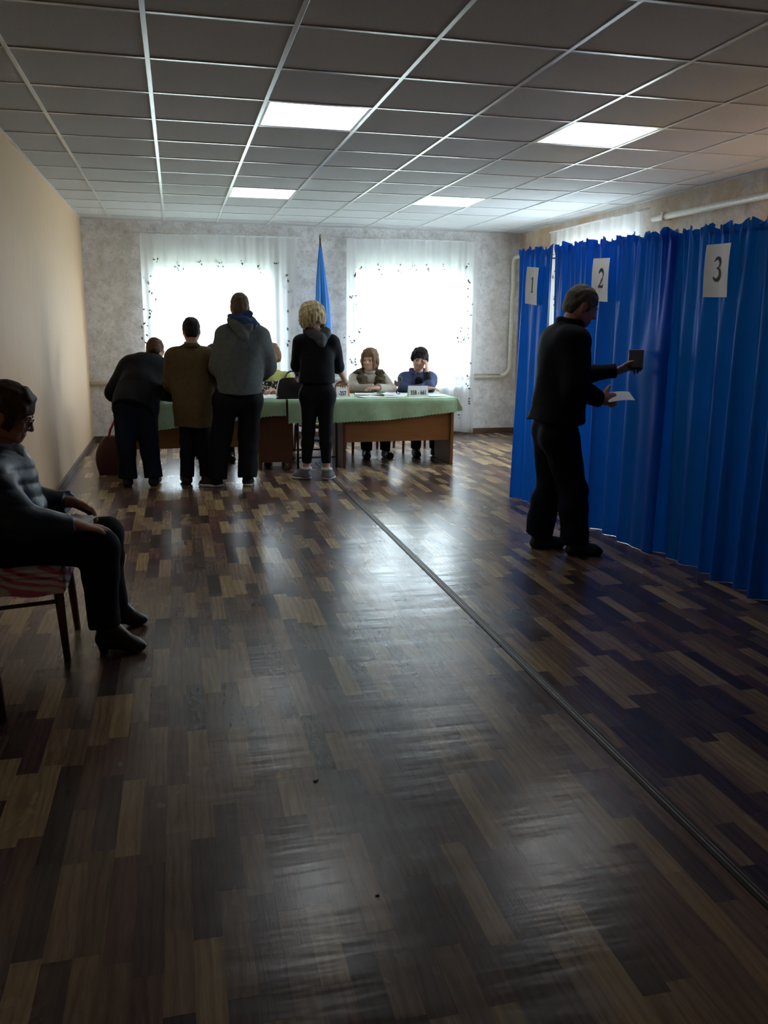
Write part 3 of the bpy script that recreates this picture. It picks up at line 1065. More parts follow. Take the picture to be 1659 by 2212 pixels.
def glass_tumbler():
    t = empty('tumbler', (-.13, 8.45, TZ + .006)); tag(t, 'small glass with pens between the stooping man and the brown coat', 'tumbler')
    pr = [(0, .028), (.002, .030), (.09, .036), (.09, .033), (.006, .027)]
    m = MB(); n = 18
    rings = [[m.bm.verts.new((r * math.cos(6.283 * k / n), r * math.sin(6.283 * k / n), z)) for k in range(n)] for z, r in pr]
    for a, b in zip(rings, rings[1:]):
        for k in range(n): m.bm.faces.new((a[k], a[(k + 1) % n], b[(k + 1) % n], b[k]))
    m.bm.faces.new(rings[0][::-1]); m.bm.faces.new(rings[-1])
    m.build('glass', 'glass', t, True, SM)
    for k, (a, b) in enumerate(((.02, .0), (-.015, .012), (0, -.02))):
        MB().tube([(a * .4, b * .4, .012), (a * 1.6, b * 1.6, .15)], .0045, 8).build('pen', ('blackmetal', 'paper', 'c_blue')[k], t, True)


glass_tumbler()


def handbag():
    t = empty('handbag', (1.085, 8.29, TZ + .0055)); tag(t, 'black leather handbag standing on the table beside the blonde woman', 'handbag')
    m = MB()
    def fn(u, v):
        a = 2 * math.pi * u
        w = .155 * (1 - .18 * v ** 2); d = .062 * (1 - .55 * v)
        c, s = math.cos(a), math.sin(a)
        e = .5
        return Vector((w * math.copysign(abs(c) ** e, c), d * math.copysign(abs(s) ** e, s), .19 * v - .012 * v * math.cos(2 * a)))
    m.grid(fn, 40, 12)
    m.poly([fn(k / 40, 0) for k in range(40)][::-1]); m.poly([fn(k / 40, 1) for k in range(40)])
    bmesh.ops.remove_doubles(m.bm, verts=m.bm.verts[:], dist=1e-5)
    m.build('bag_body', 'leather', t, True, SM)
    for y in (-.022, .022):
        MB().tube([(-.07, y, .17)] + [(-.07 * math.cos(k * math.pi / 10), y * 1.3, .18 + .085 * math.sin(k * math.pi / 10)) for k in range(1, 10)] + [(.07, y, .17)], .006, 8).build('handle', 'leather', t, True)
    MB().box(-.11, .11, -.006, .006, .178, .192, .002).build('zip', 'wire', t)


handbag()


def shopping_bag():
    t = empty('shopping_bag', (-.66, 8.30, 0)); tag(t, 'dark maroon bag with a red strap on the floor beside the stooping man', 'bag')
    m = MB()
    def fn(u, v):
        a = 2 * math.pi * u; c, s = math.cos(a), math.sin(a)
        w = .10 + .05 * math.sin(v * 2.6) - .06 * v ** 3; d = .07 + .02 * math.sin(v * 3) - .04 * v ** 3
        return Vector((w * math.copysign(abs(c) ** .7, c) + .03 * v, d * math.copysign(abs(s) ** .7, s), .36 * v + .006 * math.sin(5 * a)))
    m.grid(fn, 36, 14)
    m.poly([fn(k / 36, 0) for k in range(36)][::-1]); m.poly([fn(k / 36, 1) for k in range(36)])
    bmesh.ops.remove_doubles(m.bm, verts=m.bm.verts[:], dist=1e-5)
    m.build('bag_body', 'maroon', t, True, SM)
    MB().tube([(.0, 0, .34), (.02, 0, .42), (.07, 0, .52), (.11, 0, .50), (.10, 0, .42), (.06, 0, .34)], .011, 8).build('strap', 'red', t, True)


shopping_bag()


# ------------------------------------------------------------------ chairs
def make_chair():
    """plain wooden chair facing +x; origin on the floor below the seat centre"""
    t = empty('wooden_chair')
    w, d, h = .40, .42, .345
    for sy in (-1, 1):
        MB().tube([(d / 2 - .015, sy * (w / 2 - .018), h), (d / 2 + .004, sy * (w / 2 - .006), 0)], [.021, .014], 10).build('leg', 'chairwood', t, True)
        MB().tube([(-d / 2 + .02, sy * (w / 2 - .02), h + .02), (-d / 2 + .01, sy * (w / 2 - .015), .2), (-d / 2 - .03, sy * (w / 2 - .01), 0)], [.02, .019, .014], 10).build('leg', 'chairwood', t, True)
        MB().tube([(-d / 2 + .02, sy * (w / 2 - .02), h), (-d / 2 - .01, sy * (w / 2 - .02), .60), (-d / 2 - .06, sy * (w / 2 - .03), .78)], [.02, .018, .013], 10).build('back_post', 'chairwood', t, True)
        MB().tube([(-d / 2 + .012, sy * (w / 2 - .017), .235), (d / 2 - .01, sy * (w / 2 - .014), .262)], .013, 8, flat=.7).build('stretcher', 'chairwood', t, True)
    m = MB()
    m.box(-d / 2, d / 2 + .01, -w / 2, w / 2, h - .035, h - .003, .012)
    m.build('seat_frame', 'chairwood', t, True, SM)
    MB().box(-d / 2 + .015, d / 2 - .008, -w / 2 + .012, w / 2 - .012, h - .005, h + .012, .008).build('seat', 'seatpad', t, True, SM)
    for z, x in ((.60, -d / 2 - .008), (.74, -d / 2 - .045)):
        MB().grid(lambda u, v: Vector((x - .02 * math.sin(math.pi * u) - .012 * v, (u - .5) * (w - .04), z + .055 * (v - .5))), 10, 3).build('back_rail', 'chairwood', t, True)
        rail = t.children[-1] if t.children else None
    for c in t.children:
        if c.name.startswith('back_rail'):
            s = c.modifiers.new('thick', 'SOLIDIFY'); s.thickness = .014
    return t


CH = make_chair()
CHAIR_GROUP = 'wooden chairs'


def place_chair(x, y, rz, label, first=[True]):
    o = CH if first[0] else copy_tree(CH)
    first[0] = False
    o.location = (x, y, 0); o.rotation_euler = (0, 0, rz)
    tag(o, label, 'chair', CHAIR_GROUP)
    return o


place_chair(-.72, 3.765, 0, 'reddish wooden chair under the seated woman in glasses')
place_chair(-.875, 2.83, 0, 'reddish wooden chair of which only a front leg shows at the picture edge')
place_chair(2.05, 9.30, -math.pi / 2, 'wooden chair under the woman in the fur vest')
place_chair(2.63, 9.30, -math.pi / 2, 'wooden chair under the woman in the blue jacket')
place_chair(1.00, 9.36, -math.pi / 2, 'wooden chair under the woman in the yellow-green top')
place_chair(0.36, 9.36, -math.pi / 2, 'wooden chair under the half-hidden dark-haired person')
place_chair(1.48, 9.20, -math.pi / 2 + .2, 'empty wooden chair seen through the gap between the desks')


def seat_cloth():
    t = empty('seat_blanket', (-.715, 3.765, .359)); tag(t, 'folded pink and white blanket on the chair of the woman in glasses', 'blanket')
    m_, nt, p = _new('pink_stripe_blanket')
    w = nt.nodes.new('ShaderNodeTexWave'); w.bands_direction = 'DIAGONAL'
    w.inputs['Scale'].default_value = 4; w.inputs['Distortion'].default_value = 9.0; w.inputs['Detail'].default_value = 1.5; w.inputs['Detail Scale'].default_value = 1.2
    nt.links.new(obj_vec(nt, (1, 1, 3)), w.inputs['Vector'])
    nt.links.new(ramp(nt, w.outputs['Fac'], [(0.22, (0.72, 0.18, 0.36)), (0.40, (0.82, 0.50, 0.62)), (0.55, (0.86, 0.80, 0.83))]), p.inputs['Base Color'])
    p.inputs['Roughness'].default_value = 0.95
    for k in range(3):
        z0 = k * .019
        m = MB()
        ox = random.uniform(-.012, .012)
        def top(u, v, k=k, z0=z0):
            x = (u - .5) * .43 + ox; y = (v - .5) * (.46 - .012 * k)
            ed = max(abs(u - .5), abs(v - .5)) * 2
            return Vector((x, y, z0 + .019 - .008 * max(0, ed - .85) / .15 + .003 * math.sin(x * 40 + k * 2) + .002 * math.sin(y * 50)))
        g = [[m.bm.verts.new(top(i / 16, j / 16)) for j in range(17)] for i in range(17)]
        for i in range(16):
            for j in range(16): m.bm.faces.new((g[i][j], g[i + 1][j], g[i + 1][j + 1], g[i][j + 1]))
        ring = [g[i][0] for i in range(17)] + [g[16][j] for j in range(1, 17)] + [g[i][16] for i in range(15, -1, -1)] + [g[0][j] for j in range(15, 0, -1)]
        low = [m.bm.verts.new((v.co.x * (1.01 if k == 0 else 1), v.co.y * (1.01 if k == 0 else 1), z0 + .001 if k else -.055 + .006 * math.sin(v.co.x * 30 + v.co.y * 20))) for v in ring]
        n = len(ring)
        for i in range(n): m.bm.faces.new((ring[i], low[i], low[(i + 1) % n], ring[(i + 1) % n]))
        if k: m.bm.faces.new(low)
        m.build('blanket_fold', m_, t, True, SM)


seat_cloth()


def specks():
    for (x, y, s, sd, lab) in ((0.366, 2.372, .011, 1, 'small black scrap lying on the parquet floor'), (0.43, 1.80, .005, 2, 'tiny dark speck on the parquet near the viewer')):
        rnd = random.Random(sd)
        m = MB()
        pts = []
        for k in range(9):
            a = 6.283 * k / 9; r = s * rnd.uniform(.4, 1.1)
            pts.append((r * math.cos(a), r * math.sin(a) * .6, 0))
        m.poly(pts, .003)
        tag(m.build('scrap', 'ink', None, False, None, (x, y, 0.0003)), lab, 'scrap')


specks()


def purse():
    t = empty('purse', (1.615, 8.47, TZ + .0055), .2); tag(t, 'orange-tan soft purse on the table under the hand of the blonde woman', 'purse')
    m = MB()
    def fn(u, v):
        a = 2 * math.pi * u; c, s = math.cos(a), math.sin(a)
        w = .085 * (1 - .12 * v); d = .045 * (1 - .5 * v)
        return Vector((w * math.copysign(abs(c) ** .6, c), d * math.copysign(abs(s) ** .6, s), .115 * v + .004 * math.sin(6 * a) * v))
    m.grid(fn, 36, 10)
    m.poly([fn(k / 36, 0) for k in range(36)][::-1]); m.poly([fn(k / 36, 1) for k in range(36)])
    bmesh.ops.remove_doubles(m.bm, verts=m.bm.verts[:], dist=1e-5)
    m.build('purse_body', 'c_tan', t, True, SM)
    MB().box(-.075, .075, -.008, .008, .112, .122, .003).build('clasp_frame', 'alu', t)


purse()
#PART3


# ------------------------------------------------------------------ figures: smooth blended volumes turned into meshes
def V3(*a):
    return np.array(a, np.float64)


def unit(v):
    v = np.asarray(v, float)
    return v / (np.linalg.norm(v) + 1e-12)


class Vol:
    """a signed distance volume built from tapered limbs and ellipsoids, blended smoothly"""

    def __init__(self, vox):
        self.vox = vox
        self.ops = []
        self.lo = V3(9, 9, 9); self.hi = V3(-9, -9, -9)

    def _grow(self, p, r):
        self.lo = np.minimum(self.lo, np.asarray(p) - r); self.hi = np.maximum(self.hi, np.asarray(p) + r)

    def cap(self, a, b, ra, rb, k=.02, flat=None, cut_b=False, cut_a=False):
        a = np.asarray(a, float); b = np.asarray(b, float)
        self._grow(a, ra * 1.25); self._grow(b, rb * 1.25)
        self.ops.append(('cap', a, b, ra, rb, k, flat, cut_a, cut_b)); return self

    def chain(self, pts, rs, k=.02, flat=None):
        for i in range(len(pts) - 1):
            self.cap(pts[i], pts[i + 1], rs[i], rs[i + 1], k, flat)
        return self

    def ell(self, c, r, R=None, k=.02):
        c = np.asarray(c, float); r = np.asarray(r, float)
        self._grow(c, r.max())
        self.ops.append(('ell', c, r, np.eye(3) if R is None else R, k)); return self

    def sub(self, c, r, R=None, k=.01):
        self.ops.append(('sub', np.asarray(c, float), np.asarray(r, float), np.eye(3) if R is None else R, k)); return self

    def cut(self, p, n):
        """remove everything on the side n points to"""
        self.ops.append(('cut', np.asarray(p, float), unit(n))); return self

    def wave(self, amp, freq, seed=0, stretch=(1, 1, 1)):
        self.ops.append(('wave', amp, freq, seed, np.asarray(stretch, float))); return self

    def quilt(self, amp, step, axis, origin=(0, 0, 0)):
        self.ops.append(('quilt', amp, step, unit(axis), np.asarray(origin, float))); return self

    def mesh(self, name):
        h = self.vox
        lo = self.lo - 4 * h; hi = self.hi + 4 * h
        n = np.ceil((hi - lo) / h).astype(int) + 1
        ax = [(lo[i] + h * np.arange(n[i])).astype(np.float32) for i in range(3)]
        D = np.full(n, 1.0, np.float32)

        def sl(plo, phi):
            s = []
            for i in range(3):
                a = max(0, int((plo[i] - lo[i]) / h) - 1); b = min(n[i], int((phi[i] - lo[i]) / h) + 2)
                if b <= a: return None
                s.append(slice(a, b))
            return tuple(s)

        def grids(s):
            return ax[0][s[0]][:, None, None], ax[1][s[1]][None, :, None], ax[2][s[2]][None, None, :]
        full = tuple(slice(0, q) for q in n)
        for op in self.ops:
            t = op[0]
            if t == 'cap':
                _, a, b, ra, rb, k, flat, ca, cb = op
                m = max(ra, rb) * 1.02 + k + 3 * h
                s = sl(np.minimum(a, b) - m, np.maximum(a, b) + m)
                if s is None: continue
                X, Y, Z = grids(s)
                ba = b - a; L2 = float(ba @ ba) + 1e-9
                tt = ((X - a[0]) * ba[0] + (Y - a[1]) * ba[1] + (Z - a[2]) * ba[2]) / L2
                hh = np.clip(tt, 0, 1)
                qx = X - a[0] - hh * ba[0]; qy = Y - a[1] - hh * ba[1]; qz = Z - a[2] - hh * ba[2]
                if flat is not None:
                    w, f = unit(flat[0]), flat[1]
                    qw = (qx * w[0] + qy * w[1] + qz * w[2]) * (1 / f - 1)
                    qx = qx + w[0] * qw; qy = qy + w[1] * qw; qz = qz + w[2] * qw
                d = np.sqrt(qx * qx + qy * qy + qz * qz) - (ra + (rb - ra) * hh)
                if flat is not None: d = d * (0.5 + 0.5 * flat[1])
                L = math.sqrt(L2)
                if cb: d = np.maximum(d, (tt - 1) * L)
                if ca: d = np.maximum(d, -tt * L)
                self._smin(D, s, d.astype(np.float32), k)
            elif t in ('ell', 'sub'):
                _, c, r, R, k = op
                m = r.max() + k + 3 * h
                s = sl(c - m, c + m)
                if s is None: continue
                X, Y, Z = grids(s)
                X = X - c[0]; Y = Y - c[1]; Z = Z - c[2]
                l = [X * R[0, i] + Y * R[1, i] + Z * R[2, i] for i in range(3)]
                k0 = np.sqrt(sum((l[i] / r[i]) ** 2 for i in range(3))) + 1e-6
                k1 = np.sqrt(sum((l[i] / r[i] ** 2) ** 2 for i in range(3))) + 1e-6
                d = (k0 * (k0 - 1) / k1).astype(np.float32)
                if t == 'ell':
                    self._smin(D, s, d, k)
                else:
                    A = D[s]; d2 = -d
                    if k > 0:
                        hh = np.clip(0.5 - 0.5 * (d2 - A) / k, 0, 1)
                        D[s] = d2 * (1 - hh) + A * hh + k * hh * (1 - hh)
                    else:
                        D[s] = np.maximum(A, d2)
            elif t == 'cut':
                _, p, nn = op
                X, Y, Z = grids(full)
                d = (X - p[0]) * nn[0] + (Y - p[1]) * nn[1] + (Z - p[2]) * nn[2]
                np.maximum(D, d.astype(np.float32), out=D)
            elif t == 'wave':
                _, amp, fq, seed, st = op
                rnd = np.random.RandomState(seed)
                X, Y, Z = grids(full)
                w = np.zeros_like(D)
                for q in range(6):
                    v = unit(rnd.normal(size=3)) * fq * (0.6 + 0.35 * q) * st
                    v2 = unit(rnd.normal(size=3)) * fq * 0.45 * st
                    w += np.sin((X * v[0] + Y * v[1] + Z * v[2] + rnd.uniform(0, 6)) + 1.1 * np.sin(X * v2[0] + Y * v2[1] + Z * v2[2])).astype(np.float32) / (1 + .4 * q)
                D += (amp * 0.5) * w
            elif t == 'quilt':
                _, amp, step, a, o = op
                X, Y, Z = grids(full)
                q = (X - o[0]) * a[0] + (Y - o[1]) * a[1] + (Z - o[2]) * a[2]
                D -= (amp * (np.abs(np.sin(q * math.pi / step)) - .5)).astype(np.float32)
        V, Fq = surface_nets(D, lo, h)
        return mesh_np(name, V, Fq)

    @staticmethod
    def _smin(D, s, d, k):
        A = D[s]
        if k <= 0:
            D[s] = np.minimum(A, d); return
        hh = np.clip(0.5 + 0.5 * (A - d) / k, 0, 1)
        D[s] = A * (1 - hh) + d * hh - k * hh * (1 - hh)

    def build(self, name, m, parent):
        return link(name, self.mesh(name), m, parent)


def surface_nets(D, lo, h):
    S = D < 0
    nx, ny, nz = D.shape
    c = [S[i:nx - 1 + i, j:ny - 1 + j, k:nz - 1 + k] for i in (0, 1) for j in (0, 1) for k in (0, 1)]
    anyc = c[0].copy(); allc = c[0].copy()
    for q in c[1:]:
        anyc |= q; allc &= q
    idx = np.argwhere(anyc & ~allc)
    ids = np.full((nx - 1, ny - 1, nz - 1), -1, np.int32)
    ids[idx[:, 0], idx[:, 1], idx[:, 2]] = np.arange(len(idx))
    offs = np.array([(i, j, k) for i in (0, 1) for j in (0, 1) for k in (0, 1)])
    vals = np.stack([D[idx[:, 0] + o[0], idx[:, 1] + o[1], idx[:, 2] + o[2]] for o in offs], 1)
    acc = np.zeros((len(idx), 3)); cnt = np.zeros(len(idx))
    for a in range(8):
        for b in range(a + 1, 8):
            if np.abs(offs[a] - offs[b]).sum() != 1: continue
            va, vb = vals[:, a], vals[:, b]
            mk = (va < 0) != (vb < 0)
            t = np.where(mk, va / np.where(mk, va - vb, 1), 0)
            p = offs[a] + t[:, None] * (offs[b] - offs[a])
            acc += p * mk[:, None]; cnt += mk
    V = lo + (idx + acc / cnt[:, None]) * h
    F = []
    for axx in range(3):
        sh = [slice(None)] * 3
        a0 = [slice(1, -1)] * 3; a0[axx] = slice(0, -1)
        a1 = [slice(1, -1)] * 3; a1[axx] = slice(1, None)
        s0 = S[tuple(a0)]; s1 = S[tuple(a1)]
        e = np.argwhere(s0 != s1)
        if not len(e): continue
        flip = s0[e[:, 0], e[:, 1], e[:, 2]]
        p = e.copy()
        o1, o2 = [(1, 2), (2, 0), (0, 1)][axx]
        for q in range(3):
            if q != axx: p[:, q] += 1
        def cid(d1, d2):
            r = p.copy(); r[:, o1] -= d1; r[:, o2] -= d2
            return ids[r[:, 0], r[:, 1], r[:, 2]]
        q = np.stack([cid(1, 1), cid(0, 1), cid(0, 0), cid(1, 0)], 1)
        q[~flip] = q[~flip][:, ::-1]
        F.append(q)
    F = np.concatenate(F)
    F = F[(F >= 0).all(1)]
    return V, F


class Fig:
    """joint positions in room coordinates, relative to the base point on the floor"""

    def __init__(self, label, base, face, s=1.0, vox=.008):
        self.t = empty('person', (base[0], base[1], 0))
        tag(self.t, label, 'person')
        self.b = V3(base[0], base[1], 0)
        self.f = unit(V3(face[0], face[1], 0)); self.x = np.cross(self.f, V3(0, 0, 1)); self.z = V3(0, 0, 1)
        self.s = s; self.vox = vox
        self.J = {}
        self.hand_spec = {}

    def j(self, **kw):
        for k, v in kw.items():
            self.J[k] = V3(*v) - self.b
        return self

    def __getitem__(self, k):
        return self.J[k]

    def L(self, r, f, u, o=None):
        return (self.x * r + self.f * f + self.z * u) * 1.0 + (self.J[o] if o else 0)

    def head_frame(self, c, fwd, up=(0, 0, 1), hs=1.0):
        self.hc = V3(*c) - self.b
        f = unit(fwd); r = unit(np.cross(f, unit(up))); u = np.cross(r, f)
        self.hR = np.stack([r, f, u], 1); self.hs = hs

    def H(self, r, f, u):
        return self.hc + self.hR @ (V3(r, f, u) * self.hs)

    # ---- volumes
    def spine_axis(self):
        return unit(self['neck'] - self['pelvis'])

    def torso(self, v, e=0.0, k=.05, wide=1.0, depth=.66):
        s = self.s
        xa = unit(self['shR'] - self['shL'])
        fa = unit(np.cross(self.spine_axis(), xa))
        fl = (fa, depth)
        P, C, N = self['pelvis'], self['chest'], self['neck']
        Wt = P * .45 + C * .55
        v.cap(P, Wt, .150 * s * wide + e, .140 * s * wide + e, k, fl)
        v.cap(Wt, C, .140 * s * wide + e, .158 * s * wide + e, k, fl)
        v.cap(self['shL'] * .86 + self['shR'] * .14, self['shR'] * .86 + self['shL'] * .14, .062 * s + e, .062 * s + e, k)
        v.cap(C, N, .10 * s + e, .062 * s + e * .7, k, fl)
        return v

    def arm(self, v, sd, e=0.0, to=1.0, k=.03, cut=True, top=.056):
        s = self.s
        A, B, W = self['sh' + sd], self['el' + sd], self['wr' + sd]
        v.cap(A, B, top * s + e, .043 * s + e, k)
        if to < 0.001:
            return v
        E = B + (W - B) * to
        v.cap(B, E, .043 * s + e, (.043 + (.028 - .043) * to) * s + e * (1 - .25 * to), k, None, cut)
        return v

    def leg(self, v, sd, e=0.0, to=1.0, k=.03, cut=True, hip=.086):
        s = self.s
        A, B, W = self['hip' + sd], self['kn' + sd], self['an' + sd]
        v.cap(A, B, hip * s + e, .057 * s + e, k)
        E = B + (W - B) * to
        cf = B + (W - B) * .30 - self.f * .006
        v.cap(B, cf, .055 * s + e, .056 * s + e, k)
        v.cap(cf, E, .056 * s + e, (.056 + (.038 - .056) * min(1, max(0, (to - .3) / .7))) * s + e, k, None, cut)
        return v

    def hand(self, v, sd, d, n, curl=.35, spread=1.0, curls=None, thumb=None):
        """d: direction of the palm, n: the way the palm faces"""
        s = self.s
        d = unit(d); n = unit(np.asarray(n, float) - d * (np.asarray(n, float) @ d))
        side = np.cross(n, d) * (-1 if sd == 'R' else 1)     # towards the thumb
        W = self['wr' + sd]
        K = W + d * .088 * s
        v.cap(W, W + d * .03 * s, .027 * s, .030 * s, .012, (n, .62))
        v.cap(W + d * .03 * s + side * .012 * s, K + side * .022 * s, .026 * s, .020 * s, .012, (n, .55))
        v.cap(W + d * .03 * s - side * .010 * s, K - side * .024 * s, .026 * s, .020 * s, .012, (n, .55))
        self.tips = []
        for q, (off, ln) in enumerate(((.031, .070), (.0105, .078), (-.0105, .073), (-.031, .056))):
            c = curls[q] if curls else curl * (1 + .12 * q)
            p = K + side * off * s - d * (.004 + .006 * abs(q - 1)) * s
            dd = unit(d + side * off * 1.6 * spread)
            pts = [p]
            for seg, fr in enumerate((.42, .32, .26)):
                a = c * (seg + .6)
                pts.append(pts[-1] + (dd * math.cos(a) + n * math.sin(a)) * ln * fr * s)
            r = .0092 * s
            v.chain(pts, [r, r * .96, r * .9, r * .82], .004)
            self.tips.append(pts[-1])
        td = thumb if thumb is not None else unit(d * .75 + side * .75 + n * .25)
        td = unit(td)
        p0 = W + d * .022 * s + side * .022 * s
        p1 = p0 + unit(td * .8 + side * .3) * .040 * s
        p2 = p1 + td * .030 * s
        p3 = p2 + unit(td + n * .3 * curl + d * .2) * .024 * s
        v.chain([p0, p1, p2, p3], [.015 * s, .0125 * s, .0105 * s, .0085 * s], .008)
        return v

    def head(self, v, male=False):
        H, R, q = self.H, self.hR, self.hs
        E = lambda c, r, k=.02: v.ell(H(*c), np.array(r) * q, R, k * q)
        C = lambda a, b, ra, rb, k=.012: v.cap(H(*a), H(*b), ra * q, rb * q, k * q)
        E((0, -.012, .028), (.074, .094, .084))
        E((0, .024, -.035), (.060, .064, .080), .03)
        E((0, .055, -.088), (.030, .028, .022), .03)
        C((-.042, .052, -.072), (-.058, -.01, -.045), .018, .016, .02)
        C((.042, .052, -.072), (.058, -.01, -.045), .018, .016, .02)
        C((-.036, .076, .012), (.036, .076, .012), .011, .011, .014)
        C((0, .088, .004), (0, .105, -.032), .007, .0115, .012)
        E((-.011, .094, -.036), (.008, .009, .007), .008); E((.011, .094, -.036), (.008, .009, .007), .008)
        E((-.036, .066, -.030), (.022, .018, .020), .02); E((.036, .066, -.030), (.022, .018, .020), .02)
        v.sub(H(-.030, .094, -.006), np.array((.014, .012, .009)) * q, R, .012 * q)
        v.sub(H(.030, .094, -.006), np.array((.014, .012, .009)) * q, R, .012 * q)
        C((-.018, .083, -.062), (.018, .083, -.062), .0065, .0065, .008)
        C((-.015, .081, -.071), (.015, .081, -.071), .0065, .0065, .008)
        for sx in (-1, 1):
            E((sx * .076, -.008, -.010), (.010, .020, .031), .008)
            v.sub(H(sx * .086, -.004, -.008), np.array((.006, .010, .016)) * q, R, .006 * q)
        v.cap(self['neck'] + (H(0, -.03, -.07) - self['neck']) * .0, H(0, -.022, -.05), .056 * self.s, .052 * q, .025)

    def face_bits(self, lips=True):
        for sx in (-1, 1):
            m = Vol(.003); m.ell(self.H(sx * .030, .0765, -.006), np.array((.013, .009, .0075)) * self.hs, self.hR, 0)
            m.build('eye', 'eye', self.t)
            m = Vol(.003)
            m.chain([self.H(sx * .014, .0905, .013), self.H(sx * .030, .0885, .018), self.H(sx * .046, .0765, .014)], [.0034 * self.hs, .0034 * self.hs, .0026 * self.hs], 0)
            m.build('eyebrow', self.browmat, self.t)
        if lips:
            m = Vol(.003)
            m.cap(self.H(-.019, .0845, -.0635), self.H(.019, .0845, -.0635), .0055 * self.hs, .0055 * self.hs, .003)
            m.cap(self.H(-.014, .0825, -.0715), self.H(.014, .0825, -.0715), .0058 * self.hs, .0058 * self.hs, .003)
            m.build('lips', 'lip', self.t)

    browmat = 'h_dark'

    def body(self, skin='skin', handL=None, handR=None, feet=True, torso=True):
        v = Vol(self.vox)
        self.torso(v, -.014)
        for sd in 'LR':
            self.arm(v, sd, -.003, cut=False); self.leg(v, sd, -.006, cut=False)
            if feet:
                toe = self['toe' + sd]; an = self['an' + sd]
                v.cap(an, an + (toe - an) * .25 - self.z * .02, .036 * self.s, .034 * self.s, .02)
                v.cap(an - self.z * .028, an - self.z * .028 + (toe - an + self.z * .028) * .72, .028 * self.s, .022 * self.s, .02)
        v.cap(self['hipL'], self['hipR'], .070 * self.s, .070 * self.s, .05)
        self.head(v)
        if handL: self.hand(v, 'L', **handL)
        if handR: self.hand(v, 'R', **handR)
        return v.build('body', skin, self.t)

    def hair_vol(self, vox=.005):
        return Vol(vox)

    def hair_short(self, m, high=0.0, thick=1.0, nape=True):
        q, R, H = self.hs, self.hR, self.H
        v = self.hair_vol()
        v.ell(H(0, -.014, .034), np.array((.079, .099, .0885)) * q * thick, R, 0)
        if nape:
            v.ell(H(0, -.062, -.022), np.array((.062, .048, .062)) * q, R, .02)
            for sx in (-1, 1):
                v.ell(H(sx * .070, .018, .0), np.array((.014, .020, .030)) * q, R, .012)
        v.wave(.003, 120, 3, (1, 1, 1))
        v.sub(H(0, .095, -.062 + high), np.array((.094, .082, .100)) * q, R, .01)
        v.sub(H(-.088, -.002, -.030), np.array((.026, .026, .036)) * q, R, .008)
        v.sub(H(.088, -.002, -.030), np.array((.026, .026, .036)) * q, R, .008)
        v.cut(H(0, -.05, -.075), self.hR @ V3(0, -.3, -1))
        return v.build('hair', m, self.t)

    def hair_bob(self, m, length=.09, fringe=True, bulk=1.0, seed=1):
        q, R, H = self.hs, self.hR, self.H
        v = self.hair_vol()
        v.ell(H(0, -.016, .036), np.array((.084, .101, .092)) * q * bulk, R, 0)
        v.ell(H(0, -.062, -.030), np.array((.078, .056, .075)) * q * bulk, R, .03)
        for sx in (-1, 1):
            v.chain([H(sx * .070, .028, .045), H(sx * .086, .012, -.02), H(sx * .080, .002, -length)], [.026 * q, .024 * q * bulk, .016 * q * bulk], .02)
        v.wave(.006, 95, seed, (1, 1, .45))
        v.sub(H(0, .108, -.060), np.array((.070, .078, .096)) * q, R, .012)
        locks(v, self, 46, 314, 30, length, seed, .013, 1.06, .008)
        if fringe:
            for k in range(9):
                x0 = -.056 + .014 * k
                v.chain([H(x0 * .5, .045, .108), H(x0 * .9, .066, .080), H(x0 * 1.15 + .006, .078 - abs(x0) * .35, .040)], [.012 * q, .012 * q, .006 * q], .006)
        return v.build('hair', m, self.t)


def locks(v, g, a0, a1, n, length, seed, rad=.015, out=1.0, jit=.010, tip=.006):
    """single locks of hair falling from the crown round the back of the head"""
    rnd = random.Random(seed)
    for i in range(n):
        ph = math.radians(a0 + (a1 - a0) * (i + rnd.uniform(-.3, .3)) / (n - 1))
        sr, cf = math.sin(ph), math.cos(ph)
        L = length * rnd.uniform(.82, 1.12)
        def P(k, u):
            return g.H(.080 * out * k * sr + rnd.uniform(-jit, jit) * .6, -.014 + .098 * out * k * cf + rnd.uniform(-jit, jit) * .6, u)
        v.chain([P(.28, .118), P(.74, .098), P(.98, .052), P(1.06, -.005), P(1.05, -.5 * L), P(.98, -L)],
                [rad * .9, rad, rad, rad, rad * .9, tip], .006)


def shoe(fig, sd, m, sole=None, heel=0.0, high=.05, w=1.0):
    an, toe = fig['an' + sd], fig['toe' + sd]
    d = toe - an; d[2] = 0; L = np.linalg.norm(d); d = unit(d); z = V3(0, 0, 1)
    sd_ = np.cross(d, z)
    back = V3(an[0], an[1], 0) - d * .045
    tip = V3(toe[0], toe[1], 0) + d * .012
    v = Vol(.006 if fig.vox > .0065 else .005)
    zb = .030 + heel * .8
    v.chain([back + d * .034 + z * zb, back + d * (L * .5) + z * (.032 + heel * .4), tip - d * .045 + z * .030, tip - d * .020 + z * .026], [.036 * w, .037 * w, .040 * w, .028 * w], .02, (z, .8))
    v.cap(V3(an[0], an[1], an[2] + high) , back + d * .050 + z * (.045 + heel), .043, .044, .03)
    v.chain([back + d * .09 + z * (.065 + heel * .8), tip - d * .06 + z * .042], [.036, .028], .03)
    if heel:
        v.cap(back + d * .03 + z * .05, back + d * .034, .026, .019, .008)
    v.cut((0, 0, .012 if sole else .0), (0, 0, -1))
    v.cut(V3(an[0], an[1], an[2] + high), (0, 0, 1))
    o = v.build('shoe', m, fig.t)
    if sole:
        q = Vol(.005)
        q.chain([back + d * .032 + z * .018, back + d * (L * .5) + z * .016, tip - d * .045 + z * .016, tip - d * .018 + z * .018], [.040 * w, .040 * w, .044 * w, .032 * w], .02, (z, .55))
        q.cut((0, 0, 0), (0, 0, -1)); q.cut((0, 0, .026), (0, 0, 1))
        q.build('sole', sole, o)
    return o


